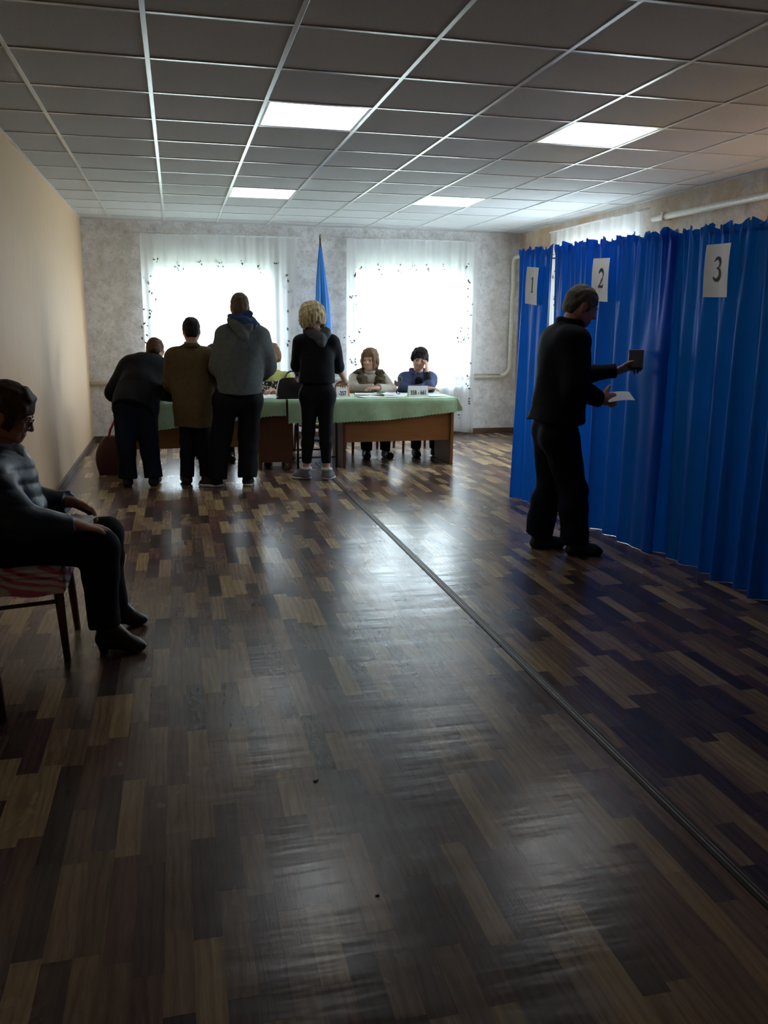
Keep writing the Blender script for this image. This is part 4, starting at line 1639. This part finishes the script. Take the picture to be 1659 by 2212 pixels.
def trousers(fig, m, e=.014, to=1.0, hem=None, waist_e=.012, seed=5, wave=.006):
    v = Vol(fig.vox)
    for sd in 'LR':
        A, B, W = fig['hip' + sd], fig['kn' + sd], fig['an' + sd]
        s = fig.s
        E = B + (W - B) * to
        v.cap(A, B, .088 * s + e, .060 * s + e * 1.2, .03)
        cf = B + (W - B) * .30 - fig.f * .006
        rc = max(.058 * s + e * 1.1, (hem or .05) * s + e)
        v.cap(B, cf, .060 * s + e * 1.2, rc, .03)
        v.cap(cf, E, rc, (hem or .050) * s + e, .03, None, True)
    v.cap(fig['hipL'], fig['hipR'], .092 * fig.s + e, .092 * fig.s + e, .05, (fig.f, .92))
    v.cap(fig['pelvis'], fig['pelvis'] * .6 + fig['chest'] * .4, .142 * fig.s + waist_e, .132 * fig.s + waist_e, .05, (fig.f, .68))
    v.wave(wave, 26, seed, (1, 1, .7))
    return v.build('trousers', m, fig.t)


def top_garment(fig, name, m, e=.022, hem=None, hem_n=None, skirt=None, sleeve=.93, sleeve_e=None, cut_neck=True, wave=.008, quilt=None, seed=2, wide=1.0, depth=.7, extra=None, freq=22):
    v = Vol(fig.vox)
    fig.torso(v, e, .05, wide, depth)
    if skirt:
        v.cap(fig['pelvis'] * .7 + fig['chest'] * .3, skirt[0], .140 * fig.s * wide + e, skirt[1], .05, (fig.f, depth + .04))
    if hem is not None:
        v.cut(hem, hem_n if hem_n is not None else (0, 0, -1))
    if cut_neck:
        ax = unit(fig.hc - fig['neck'])
        v.cut(fig['neck'] + ax * .030, ax)
    se = e if sleeve_e is None else sleeve_e
    for sd in 'LR':
        sl = sleeve[sd] if isinstance(sleeve, dict) else sleeve
        fig.arm(v, sd, se, sl, .035, True, .062)
    if extra: extra(v)
    v.wave(wave, freq, seed, (1, 1, .6))
    if quilt: v.quilt(*quilt)
    return v.build(name, m, fig.t)


def ring(v, c, ax, rad, r, k=.015, squash=None, n=14, skip=None):
    ax = unit(ax); a = unit(np.cross(ax, V3(0.3, 1, 0.2))); b = np.cross(ax, a)
    pts = [c + (a * math.cos(6.2832 * q / n) + b * math.sin(6.2832 * q / n)) * rad for q in range(n + 1)]
    v.chain(pts, [r] * (n + 1), k)


# ---- grey hooded man, seen from behind
def man_hoodie():
    g = Fig('tall man in a grey hooded top and black trousers, seen from behind', (0.45, 7.42), (0.12, 1), 1.02, .008)
    g.j(pelvis=(.50, 7.46, .80), chest=(.545, 7.48, 1.20), neck=(.545, 7.48, 1.40), shL=(.395, 7.47, 1.310), shR=(.705, 7.47, 1.300),
        elL=(.345, 7.54, 1.03), wrL=(.42, 7.74, .93), elR=(.765, 7.53, 1.04), wrR=(.74, 7.74, .93),
        hipL=(.41, 7.46, .76), hipR=(.60, 7.46, .76), knL=(.345, 7.47, .43), knR=(.585, 7.48, .43), anL=(.300, 7.44, .075), anR=(.565, 7.43, .075),
        toeL=(.165, 7.50, .022), toeR=(.590, 7.58, .022))
    g.head_frame((.545, 7.50, 1.545), (.05, 1, -.12), hs=1.0)
    g.body('skin', dict(d=(.4, .8, -.2), n=(.7, -.2, -.4), curl=.7), dict(d=(-.4, .8, -.2), n=(-.7, -.2, -.4), curl=.7))
    g.hair_short('h_short')
    trousers(g, 'c_black', .022, hem=.062, seed=3)
    top_garment(g, 'hooded_top', 'c_grey', .042, (.0, 0, .825), None, (g['pelvis'] - V3(0, 0, .02),   .178), .95, .026, wide=.98, depth=.76, wave=.018, seed=4, freq=20)
    v = Vol(.007)     # hood lying on the back, blue lining turned out round the neck
    N = g['neck']
    v.chain([N + V3(-.085, .02, .045), N + V3(-.075, -.06, .03), N + V3(0, -.105, -.015), N + V3(.085, -.06, .015), N + V3(.10, .02, .03)], [.035, .04, .05, .045, .036], .03)
    v.chain([N + V3(-.06, -.085, -.0), N + V3(0.01, -.135, -.105), N + V3(.07, -.09, -.01)], [.045, .035, .045], .04)
    v.wave(.010, 45, 8)
    v.build('hood', 'c_grey', g.t)
    v = Vol(.006)
    v.chain([N + V3(-.078, .01, .062), N + V3(-.062, -.075, .040), N + V3(.02, -.115, .030), N + V3(.095, -.085, .010), N + V3(.130, -.02, -.005), N + V3(.105, .05, .03)], [.028, .034, .040, .040, .030, .026], .025)
    v.chain([N + V3(-.02, -.075, .075), N + V3(.065, -.05, .085), N + V3(.08, .03, .075)], [.026, .030, .024], .02)
    v.wave(.006, 70, 9)
    v.build('hood_lining', 'c_bluehood', g.t)
    for sd in 'LR': shoe(g, sd, 'c_charcoal', 'sole', w=1.05)


# ---- person in the brown coat
def person_coat():
    g = Fig('short person in an olive-brown coat, seen from behind', (0.12, 7.62), (0, 1), .90, .008)
    g.j(pelvis=(.125, 7.64, .70), chest=(.125, 7.66, 1.03), neck=(.127, 7.66, 1.19), shL=(-.015, 7.66, 1.115), shR=(.268, 7.66, 1.115),
        elL=(-.055, 7.72, .88), wrL=(.0, 7.92, .80), elR=(.30, 7.72, .88), wrR=(.24, 7.92, .80),
        hipL=(.07, 7.65, .66), hipR=(.185, 7.65, .66), knL=(.06, 7.64, .37), knR=(.20, 7.65, .37), anL=(.045, 7.62, .07), anR=(.215, 7.62, .07),
        toeL=(.02, 7.78, .022), toeR=(.24, 7.78, .022))
    g.head_frame((.135, 7.69, 1.345), (.0, 1, -.15), hs=.93)
    g.body('skin', dict(d=(.5, .8, -.1), n=(0, 0, -1), curl=.5), dict(d=(-.5, .8, -.1), n=(0, 0, -1), curl=.5))
    g.hair_short('h_dark', thick=1.04)
    trousers(g, 'c_black', .008, hem=.058, seed=6)
    v = top_garment(g, 'coat', 'c_brown', .030, (0, 0, .512), None, (V3(.125, 7.65, .46) - g.b, .176), .93, .028, wide=1.05, depth=.72, wave=.009, seed=7, freq=16)
    v = Vol(.006)
    ring(v, g['neck'] + V3(0, 0, .022), (0, .12, 1), .058, .020)
    v.build('coat_collar', 'c_brown', g.t)
    v = Vol(.006)
    ring(v, g['neck'] + V3(0, .004, .050), (0, .12, 1), .050, .010)
    v.build('shirt_collar', 'c_cream', g.t)
    for sd in 'LR': shoe(g, sd, 'bootleather')


# ---- man stooping over the desk
def man_bent():
    g = Fig('man in a black jacket stooping over the desk, back to the viewer', (-.36, 7.62), (.25, 1), .98, .008)
    g.j(pelvis=(-.365, 7.66, .74), chest=(-.275, 7.93, .985), neck=(-.215, 8.04, 1.075), shL=(-.425, 7.96, 1.02), shR=(-.085, 7.98, .985),
        elL=(-.575, 7.93, .79), wrL=(-.43, 8.13, .735), elR=(-.075, 8.04, .78), wrR=(-.19, 8.20, .745),
        hipL=(-.45, 7.64, .72), hipR=(-.285, 7.64, .72), knL=(-.46, 7.62, .40), knR=(-.27, 7.63, .40), anL=(-.465, 7.60, .075), anR=(-.245, 7.59, .075),
        toeL=(-.49, 7.77, .022), toeR=(-.22, 7.77, .022))
    g.head_frame((-.19, 8.10, 1.155), (.1, 1, -.75), hs=.98)
    g.body('skin', dict(d=(.6, .7, -.1), n=(0, 0, -1), curl=.4), dict(d=(-.5, .8, -.1), n=(0, 0, -1), curl=.5))
    g.hair_short('h_red', thick=1.03)
    trousers(g, 'c_denim', .020, hem=.064, seed=8)
    ax = unit(g['pelvis'] - g['chest'])
    top_garment(g, 'jacket', 'c_black', .034, g['pelvis'] + ax * .12, ax, (g['pelvis'] + ax * .15, .172), .95, .030, wide=1.04, depth=.74, wave=.012, seed=9)
    v = Vol(.007)
    ring(v, g['neck'] + V3(.01, .03, .02), unit(g.hc - g['neck']), .060, .022)
    v.build('collar', 'c_black', g.t)
    for sd in 'LR': shoe(g, sd, 'bootleather')


# ---- blonde woman
def woman_blonde():
    g = Fig('blonde woman in a black jacket and cropped black leggings, seen from behind', (1.20, 7.60), (.15, 1), .93, .007)
    g.j(pelvis=(1.235, 7.68, .80), chest=(1.245, 7.74, 1.14), neck=(1.24, 7.77, 1.325), shL=(1.10, 7.77, 1.245), shR=(1.395, 7.75, 1.245),
        elL=(1.082, 7.87, 1.03), wrL=(1.12, 8.06, .95), elR=(1.470, 7.88, 1.02), wrR=(1.575, 8.10, .880),
        hipL=(1.165, 7.68, .77), hipR=(1.315, 7.68, .77), knL=(1.15, 7.68, .44), knR=(1.310, 7.66, .44), anL=(1.125, 7.67, .085), anR=(1.305, 7.60, .085),
        toeL=(1.015, 7.70, .022), toeR=(1.375, 7.67, .022))
    g.head_frame((1.215, 7.80, 1.475), (.05, 1, -.45), (-.12, .3, 1), hs=.95)
    g.body('skin_l', dict(d=(.1, .9, -.5), n=(.3, -.3, -.8), curl=.6), dict(d=(.10, .85, -.30), n=(0, -.3, -.9), curl=.40))
    q, R, H = g.hs, g.hR, g.H
    v = Vol(.006)
    v.ell(H(0, -.018, .036), np.array((.092, .108, .096)) * q, R, 0)
    v.ell(H(-.005, -.05, -.04), np.array((.098, .070, .085)) * q, R, .03)
    v.wave(.008, 75, 21, (1, 1, .35))
    locks(v, g, 38, 322, 34, .125, 5, .017, 1.22, .016)
    locks(v, g, 60, 300, 22, .10, 6, .015, 1.32, .018)
    v.sub(H(0, .115, -.055), np.array((.066, .075, .095)) * q, R, .012)
    v.build('hair', 'h_blonde', g.t)
    trousers(g, 'c_black', .002, .80, hem=.043, waist_e=.004, seed=10, wave=.003)
    top_garment(g, 'jacket', 'c_black', .016, (0, 0, .885), None, (g['pelvis'] + V3(0, 0, .04), .150), {'L': .9, 'R': .18}, .016, wide=.98, depth=.68, wave=.007, seed=11)
    v = Vol(.006)
    N = g['neck']
    v.chain([N + V3(-.085, .0, .02), N + V3(-.05, -.06, .005), N + V3(.03, -.085, -.035), N + V3(.09, -.05, .01), N + V3(.10, .02, .03)], [.030, .036, .044, .038, .03], .03)
    v.chain([N + V3(-.04, -.068, -.01), N + V3(.035, -.10, -.085), N + V3(.08, -.07, -.01)], [.036, .028, .036], .035)
    v.wave(.008, 55, 12)
    v.build('hood', 'c_hoodgrey', g.t)
    for sd in 'LR':
        o = shoe(g, sd, 'c_sneaker', 'sole', high=.022, w=.92)
        v = Vol(.005); ring(v, g['an' + sd] + V3(0, 0, .016), (0, 0, 1), .040, .010)
        v.build('sock_cuff', 'c_white', o)


# ---- man at the booth
def man_booth():
    g = Fig('man in a dark coat reaching for the blue booth curtain', (2.29, 4.77), (1, -.12), 1.0, .0065)
    g.j(pelvis=(2.245, 4.77, .80), chest=(2.275, 4.77, 1.20), neck=(2.300, 4.765, 1.395), shL=(2.285, 4.925, 1.315), shR=(2.255, 4.610, 1.315),
        elL=(2.440, 4.93, 1.10), wrL=(2.685, 4.835, 1.135), elR=(2.255, 4.545, 1.045), wrR=(2.430, 4.565, .985),
        hipL=(2.255, 4.86, .76), hipR=(2.235, 4.68, .76), knL=(2.275, 4.865, .42), knR=(2.345, 4.665, .42), anL=(2.215, 4.885, .08), anR=(2.365, 4.670, .08),
        toeL=(2.375, 4.86, .022), toeR=(2.525, 4.635, .022))
    g.head_frame((2.368, 4.755, 1.522), (1, -.10, -.42), hs=1.0)
    g.browmat = 'h_grey'
    g.body('skin', dict(d=(.80, -.22, .30), n=(.2, -.5, -.5), curl=.65), dict(d=(1, 0, -.05), n=(-.1, .9, -.3), curl=.75))
    g.face_bits(False)
    g.hair_short('h_grey', thick=1.01)
    trousers(g, 'c_denim', .022, hem=.066, seed=13, wave=.008)
    top_garment(g, 'coat', 'c_coat', .036, (0, 0, .835), None, (V3(2.245, 4.77, .80) - g.b, .222), .95, .026, wide=1.05, depth=.80, wave=.010, seed=14)
    v = Vol(.006)
    ring(v, g['neck'] + V3(.0, 0, .030), unit(g.hc - g['neck'] + V3(-.04, 0, .05)), .062, .024)
    v.wave(.005, 60, 3)
    v.build('collar', 'c_coat', g.t)
    for sd in 'LR': shoe(g, sd, 'bootleather', w=1.05)
    # what he holds
    c = V3(2.765, 4.775, 1.205)
    o = MB().box(-.012, .012, -.045, .045, -.065, .065, .004).build('wallet', 'leather', None, False, None, tuple(c), (0.0, 0.55, 1.05))
    tag(o, 'black wallet in the raised hand of the man at the booth', 'wallet')
    m = MB().grid(lambda u, w: Vector((u * .16, (w - .5) * .10, .012 * math.sin(u * 2.4) + .01 * w)), 8, 4)
    o = m.build('ballot_paper', 'paper', None, True, None, (2.470, 4.572, .985), (.35, -.02, -.1))
    tag(o, 'folded white paper in the lowered hand of the man at the booth', 'paper')


# ---- seated woman in glasses
def woman_seated():
    g = Fig('woman in glasses and a navy quilted jacket sitting by the peach wall', (-.60, 3.77), (1, 0), .96, .006)
    g.j(pelvis=(-.79, 3.77, .50), chest=(-.775, 3.77, .735), neck=(-.745, 3.77, .885), shL=(-.77, 3.935, .800), shR=(-.77, 3.605, .800),
        elL=(-.685, 3.985, .625), wrL=(-.475, 3.905, .615), elR=(-.640, 3.555, .600), wrR=(-.440, 3.640, .568),
        hipL=(-.76, 3.865, .485), hipR=(-.76, 3.675, .485), knL=(-.350, 3.90, .468), knR=(-.345, 3.655, .463), anL=(-.345, 3.945, .095), anR=(-.350, 3.625, .095),
        toeL=(-.205, 3.955, .022), toeR=(-.200, 3.605, .022))
    g.head_frame((-.690, 3.77, 1.030), (1, -.04, -.40), hs=1.0)
    g.browmat = 'h_brown'
    g.body('skin', dict(d=(.85, -.15, -.5), n=(-.3, -.5, -.7), curl=.5), dict(d=(1, .12, -.20), n=(0, .05, -1), curl=.18))
    g.face_bits(True)
    q, R, H = g.hs, g.hR, g.H
    v = Vol(.005)
    v.ell(H(0, -.013, .040), np.array((.087, .105, .090)) * q, R, 0)
    v.ell(H(0, -.066, -.028), np.array((.080, .055, .070)) * q, R, .03)
    for sx in (-1, 1):
        v.chain([H(sx * .074, .050, .050), H(sx * .084, .030, .010), H(sx * .080, .022, -.022)], [.024, .020, .012], .02)
        v.cap(H(sx * .07, -.06, .0), H(sx * .062, -.05, -.085), .03, .018, .02)
    v.wave(.006, 85, 31, (1, 1, .45))
    v.sub(H(0, .112, -.050), np.array((.080, .076, .088)) * q, R, .012)
    locks(v, g, 62, 298, 30, .060, 9, .014, 1.07, .007)
    for k in range(10):
        x0 = -.060 + .0133 * k
        v.chain([H(x0 * .5, .030, .116), H(x0 * .95, .066, .086), H(x0 * 1.15, .088 - abs(x0) * .4, .032)], [.010, .010, .007], .012)
    for sx in (-1, 1):
        v.sub(H(sx * .092, -.012, -.022), np.array((.020, .024, .034)) * q, R, .008)
    v.build('hair', 'h_brown', g.t)
    trousers(g, 'c_black', .014, .94, hem=.058, seed=15, wave=.007)

    def more(v):
        # the jacket spreads over the hips and lap, and stands open at the chest
        v.cap(g['pelvis'] + V3(.0, 0, -.05), g['pelvis'] + V3(.10, 0, -.045), .165, .135, .06, (V3(0, 0, 1), .72))
        v.cap(g['chest'] + V3(.06, -.04, -.02), g['chest'] + V3(.12, -.03, -.13), .085, .085, .05)
        v.cap(g['chest'] + V3(.06, .04, -.02), g['chest'] + V3(.12, .03, -.13), .085, .085, .05)
    top_garment(g, 'jacket', 'c_nylon', .040, None, None, None, .88, .032, wide=1.10, depth=.84, wave=.010, seed=16, extra=more, quilt=(.0045, .055, (.25, 0, 1)))
    v = Vol(.005)
    N = g['neck']
    ring(v, N + V3(.012, 0, .010), unit(g.hc - N), .070, .026)
    v.cap(N + V3(.075, -.03, -.0), N + V3(.12, -.035, -.10), .022, .014, .02)
    v.build('jacket_collar', 'c_collar', g.t)
    v = Vol(.005)
    ring(v, N + V3(.014, 0, .042), unit(g.hc - N), .058, .014)
    v.build('scarf', 'c_pinkscarf', g.t)
    m = MB()     # glasses
    for sx in (-1, 1):
        m.tube([Vector(H(sx * .032 + .024 * math.cos(k * 6.2832 / 14), .098 - .01 * abs(math.cos(k * 6.2832 / 14)) * (1 if sx * math.cos(k * 6.2832 / 14) > 0 else 0), -.012 + .016 * math.sin(k * 6.2832 / 14))) for k in range(15)], .0022, 6)
        m.tube([Vector(H(sx * .056, .090, -.006)), Vector(H(sx * .078, .05, .0)), Vector(H(sx * .080, -.005, .008))], .0022, 6)
    m.tube([Vector(H(-.008, .100, -.008)), Vector(H(.008, .100, -.008))], .0022, 6)
    m.build('glasses', 'blackmetal', g.t, True)
    for sd in 'LR': shoe(g, sd, 'bootleather', heel=.035, high=.09, w=.9)
    t = empty('leaflet', (-.435, 3.775, .560)); tag(t, 'folded white papers on the lap of the woman in glasses', 'paper')
    for k, (a, b) in enumerate(((.10, .0), (-.25, .006))):
        MB().grid(lambda u, w: Vector(((u - .5) * .10, (w - .5) * .13, b + .02 * (u - .5) ** 2 + .035 * (w - .2) * (1 - k) * .3)), 6, 6).build('sheet', 'paper', t, True, None, (0, 0, 0), (0, .12, a))


# ---- clerks behind the table
def clerk(label, x, y, s, top, hairm, mat_top, headc, hface, hup=(0, 0, 1), arms=None, skin='skin_l', hs=.95, vox=.008, face=(0, -1), legdx=0.0):
    g = Fig(label, (x, y), face, s, vox)
    sx = -1     # facing the viewer: own right is at smaller x
    ff = g.f; rr = g.x
    B = V3(x, y, 0)
    def P(r, f, u): return tuple(B + rr * r + ff * f + V3(0, 0, u))
    g.j(pelvis=P(0, -.02, .47), chest=P(0, .03, .72), neck=P(0, .06, .885), shL=P(-.150, .05, .825), shR=P(.150, .05, .825),
        hipL=P(-.08, 0, .45), hipR=P(.08, 0, .45), knL=P(-.10 - legdx, .40, .44), knR=P(.09 + legdx, .40, .44), anL=P(-.11 - legdx, .40, .085), anR=P(.10 + legdx, .38, .085),
        toeL=P(-.14 - legdx, .54, .022), toeR=P(.12 + legdx, .52, .022))
    g.j(**arms(P))
    g.head_frame(headc, hface, hup, hs)
    return g, P


def woman_fur():
    def arms(P):
        return dict(elL=P(-.215, .20, .715), wrL=P(-.02, .395, .752), elR=P(.205, .22, .725), wrR=P(.01, .345, .745))
    g, P = clerk('seated woman in a brown fur vest and pale sweater, arms folded on the table', 2.055, 9.22, .95, 0, 'h_light', 'c_cream', (2.055, 9.13, 1.040), (-.62, -1, -.10), arms=arms, hs=.97)
    g.browmat = 'h_light'
    g.body('skin_l', dict(d=(-.85, -.15, 0), n=(0, 0, -1), curl=.3), dict(d=(.9, .1, 0), n=(0, 0, -1), curl=1.1))
    g.face_bits(True)
    g.hair_bob('h_light', .10, True, .98, 41)
    trousers(g, 'c_black', .010, seed=17)
    top_garment(g, 'sweater', 'c_cream', .020, None, None, None, .97, .022, wide=1.0, depth=.72, wave=.006, seed=18)
    v = Vol(.007)
    N = g['neck']
    ring(v, N + V3(0, -.01, .03), unit(g.hc - N), .056, .016)
    v.build('sweater_collar', 'c_cream', g.t)
    v = Vol(.007)
    for sx in (-1, 1):
        v.chain([N + V3(sx * .03, .06, .02), N + V3(sx * .105, .0, -.015), N + V3(sx * .100, -.115, -.10), N + V3(sx * .082, -.150, -.19)], [.045, .060, .058, .050], .03)
        v.chain([N + V3(sx * .11, .03, -.04), N + V3(sx * .10, .05, -.22)], [.06, .07], .04)
    v.chain([N + V3(-.10, .03, .0), N + V3(0, .07, .01), N + V3(.10, .03, .0)], [.045, .05, .045], .03)
    v.wave(.016, 110, 19)
    v.build('fur_vest', 'c_fur', g.t)
    for sd in 'LR': shoe(g, sd, 'bootleather')


def woman_blue():
    def arms(P):
        return dict(elL=P(-.075, .37, .735), wrL=P(-.055, .215, .905), elR=P(.205, .22, .715), wrR=P(.00, .415, .745))
    g, P = clerk('seated woman in a blue jacket resting her cheek on one hand', 2.615, 9.22, .95, 0, 'h_dark', 'c_blue', (2.615, 9.10, 1.045), (-.30, -1, -.22), (.16, 0, 1), arms=arms, hs=.97)
    g.J['elL'] = V3(2.655, 8.88, .750) - g.b
    g.J['wrL'] = V3(2.668, 8.985, .905) - g.b
    g.body('skin_l', dict(d=(.05, .25, .95), n=(-.75, .6, .0), curl=.25), dict(d=(.9, -.15, 0), n=(0, 0, -1), curl=.3))
    g.face_bits(True)
    q, R, H = g.hs, g.hR, g.H
    v = Vol(.006)
    v.ell(H(0, -.014, .042), np.array((.090, .106, .092)) * q, R, 0)
    v.ell(H(0, -.055, -.025), np.array((.076, .052, .060)) * q, R, .03)
    for sx in (-1, 1): v.chain([H(sx * .078, .03, .04), H(sx * .082, .015, -.01)], [.02, .013], .02)
    v.wave(.008, 90, 22)
    v.sub(H(0, .112, -.052), np.array((.074, .076, .085)) * q, R, .012)
    locks(v, g, 70, 290, 26, .035, 12, .014, 1.06, .010)
    for k in range(8):
        x0 = -.054 + .0154 * k
        v.chain([H(x0 * .4, .035, .118), H(x0 * .9, .058, .095), H(x0 * 1.1 + .01, .080 - abs(x0) * .3, .050)], [.016, .015, .008], .008)
    v.build('hair', 'h_dark', g.t)
    trousers(g, 'c_black', .010, seed=20)
    top_garment(g, 'jacket', 'c_blue', .024, None, None, None, {'L': .30, 'R': .86}, .024, wide=1.03, depth=.74, wave=.009, seed=23)
    v = Vol(.007)
    g.arm(v, 'L', .012, .93, .03)
    v.cap(g['chest'] + V3(-.01, -.09, .08), g['chest'] + V3(0, -.115, -.10), .055, .07, .03)
    v.build('black_shirt', 'c_black', g.t)
    v = Vol(.007)
    N = g['neck']
    v.chain([N + V3(-.06, -.06, .0), N + V3(-.075, .02, .035), N + V3(0, .06, .045), N + V3(.075, .02, .035), N + V3(.06, -.06, .0)], [.022] * 5, .02)
    v.build('collar', 'c_blue', g.t)
    for sd in 'LR': shoe(g, sd, 'bootleather')


def woman_lime():
    def arms(P):
        return dict(elL=P(-.20, .18, .715), wrL=P(-.06, .37, .728), elR=P(.19, .22, .715), wrR=P(.045, .43, .728))
    g, P = clerk('seated woman in a yellow-green top half hidden by the grey hooded man', 1.00, 9.30, .96, 0, 'h_light', 'c_lime', (.975, 9.22, 1.085), (-.9, -.7, -.25), arms=arms, hs=.97)
    g.j(wrR=(.955, 8.84, .735), wrL=(1.03, 8.90, .728))
    g.body('skin', dict(d=(-.7, -.7, 0), n=(0, 0, -1), curl=.3), dict(d=(-.6, -.8, 0), n=(0, 0, -1), curl=.3))
    g.face_bits(True)
    g.hair_bob('h_light', .085, True, .98, 43)
    trousers(g, 'c_black', .010, seed=24)
    m_, nt, p = _new('lime_print')
    gz = nt.nodes.new('ShaderNodeTexCoord'); sp = nt.nodes.new('ShaderNodeSeparateXYZ')
    nt.links.new(gz.outputs['Object'], sp.inputs[0])
    vo = nt.nodes.new('ShaderNodeTexVoronoi'); vo.inputs['Scale'].default_value = 45
    nt.links.new(gz.outputs['Object'], vo.inputs['Vector'])
    pat = ramp(nt, vo.outputs['Distance'], [(0.38, (0.55, 0.52, 0.40)), (0.46, (0.02, 0.02, 0.02))])
    fac = ramp(nt, sp.outputs['Z'], [(0.805, (1, 1, 1)), (0.82, (0, 0, 0))])
    nt.links.new(mixc(nt, fac, (0.42, 0.42, 0.13), pat), p.inputs['Base Color'])
    p.inputs['Roughness'].default_value = .9
    top_garment(g, 'sweater', m_, .022, None, None, None, .94, .022, wide=1.02, depth=.74, wave=.006, seed=25)
    for sd in 'LR': shoe(g, sd, 'bootleather')


def person_hidden():
    def arms(P):
        return dict(elL=P(-.20, .20, .715), wrL=P(-.05, .37, .728), elR=P(.20, .20, .715), wrR=P(.05, .37, .728))
    g, P = clerk('dark-haired person seated behind the desk, almost hidden by the brown coat', .375, 9.28, .95, 0, 'h_dark', 'c_charcoal', (.375, 9.20, 1.085), (.1, -1, -.3), arms=arms, hs=.95, vox=.009)
    g.body('skin', dict(d=(.5, -.8, 0), n=(0, 0, -1), curl=.3), dict(d=(-.5, -.8, 0), n=(0, 0, -1), curl=.3))
    g.face_bits(True)
    g.hair_short('h_dark', .02)
    trousers(g, 'c_black', .010, seed=26)
    top_garment(g, 'sweater', 'c_charcoal', .022, None, None, None, .94, .022, seed=27)
    for sd in 'LR': shoe(g, sd, 'bootleather')


man_hoodie(); person_coat(); man_bent(); woman_blonde(); man_booth(); woman_seated()
woman_fur(); woman_blue(); woman_lime(); person_hidden()
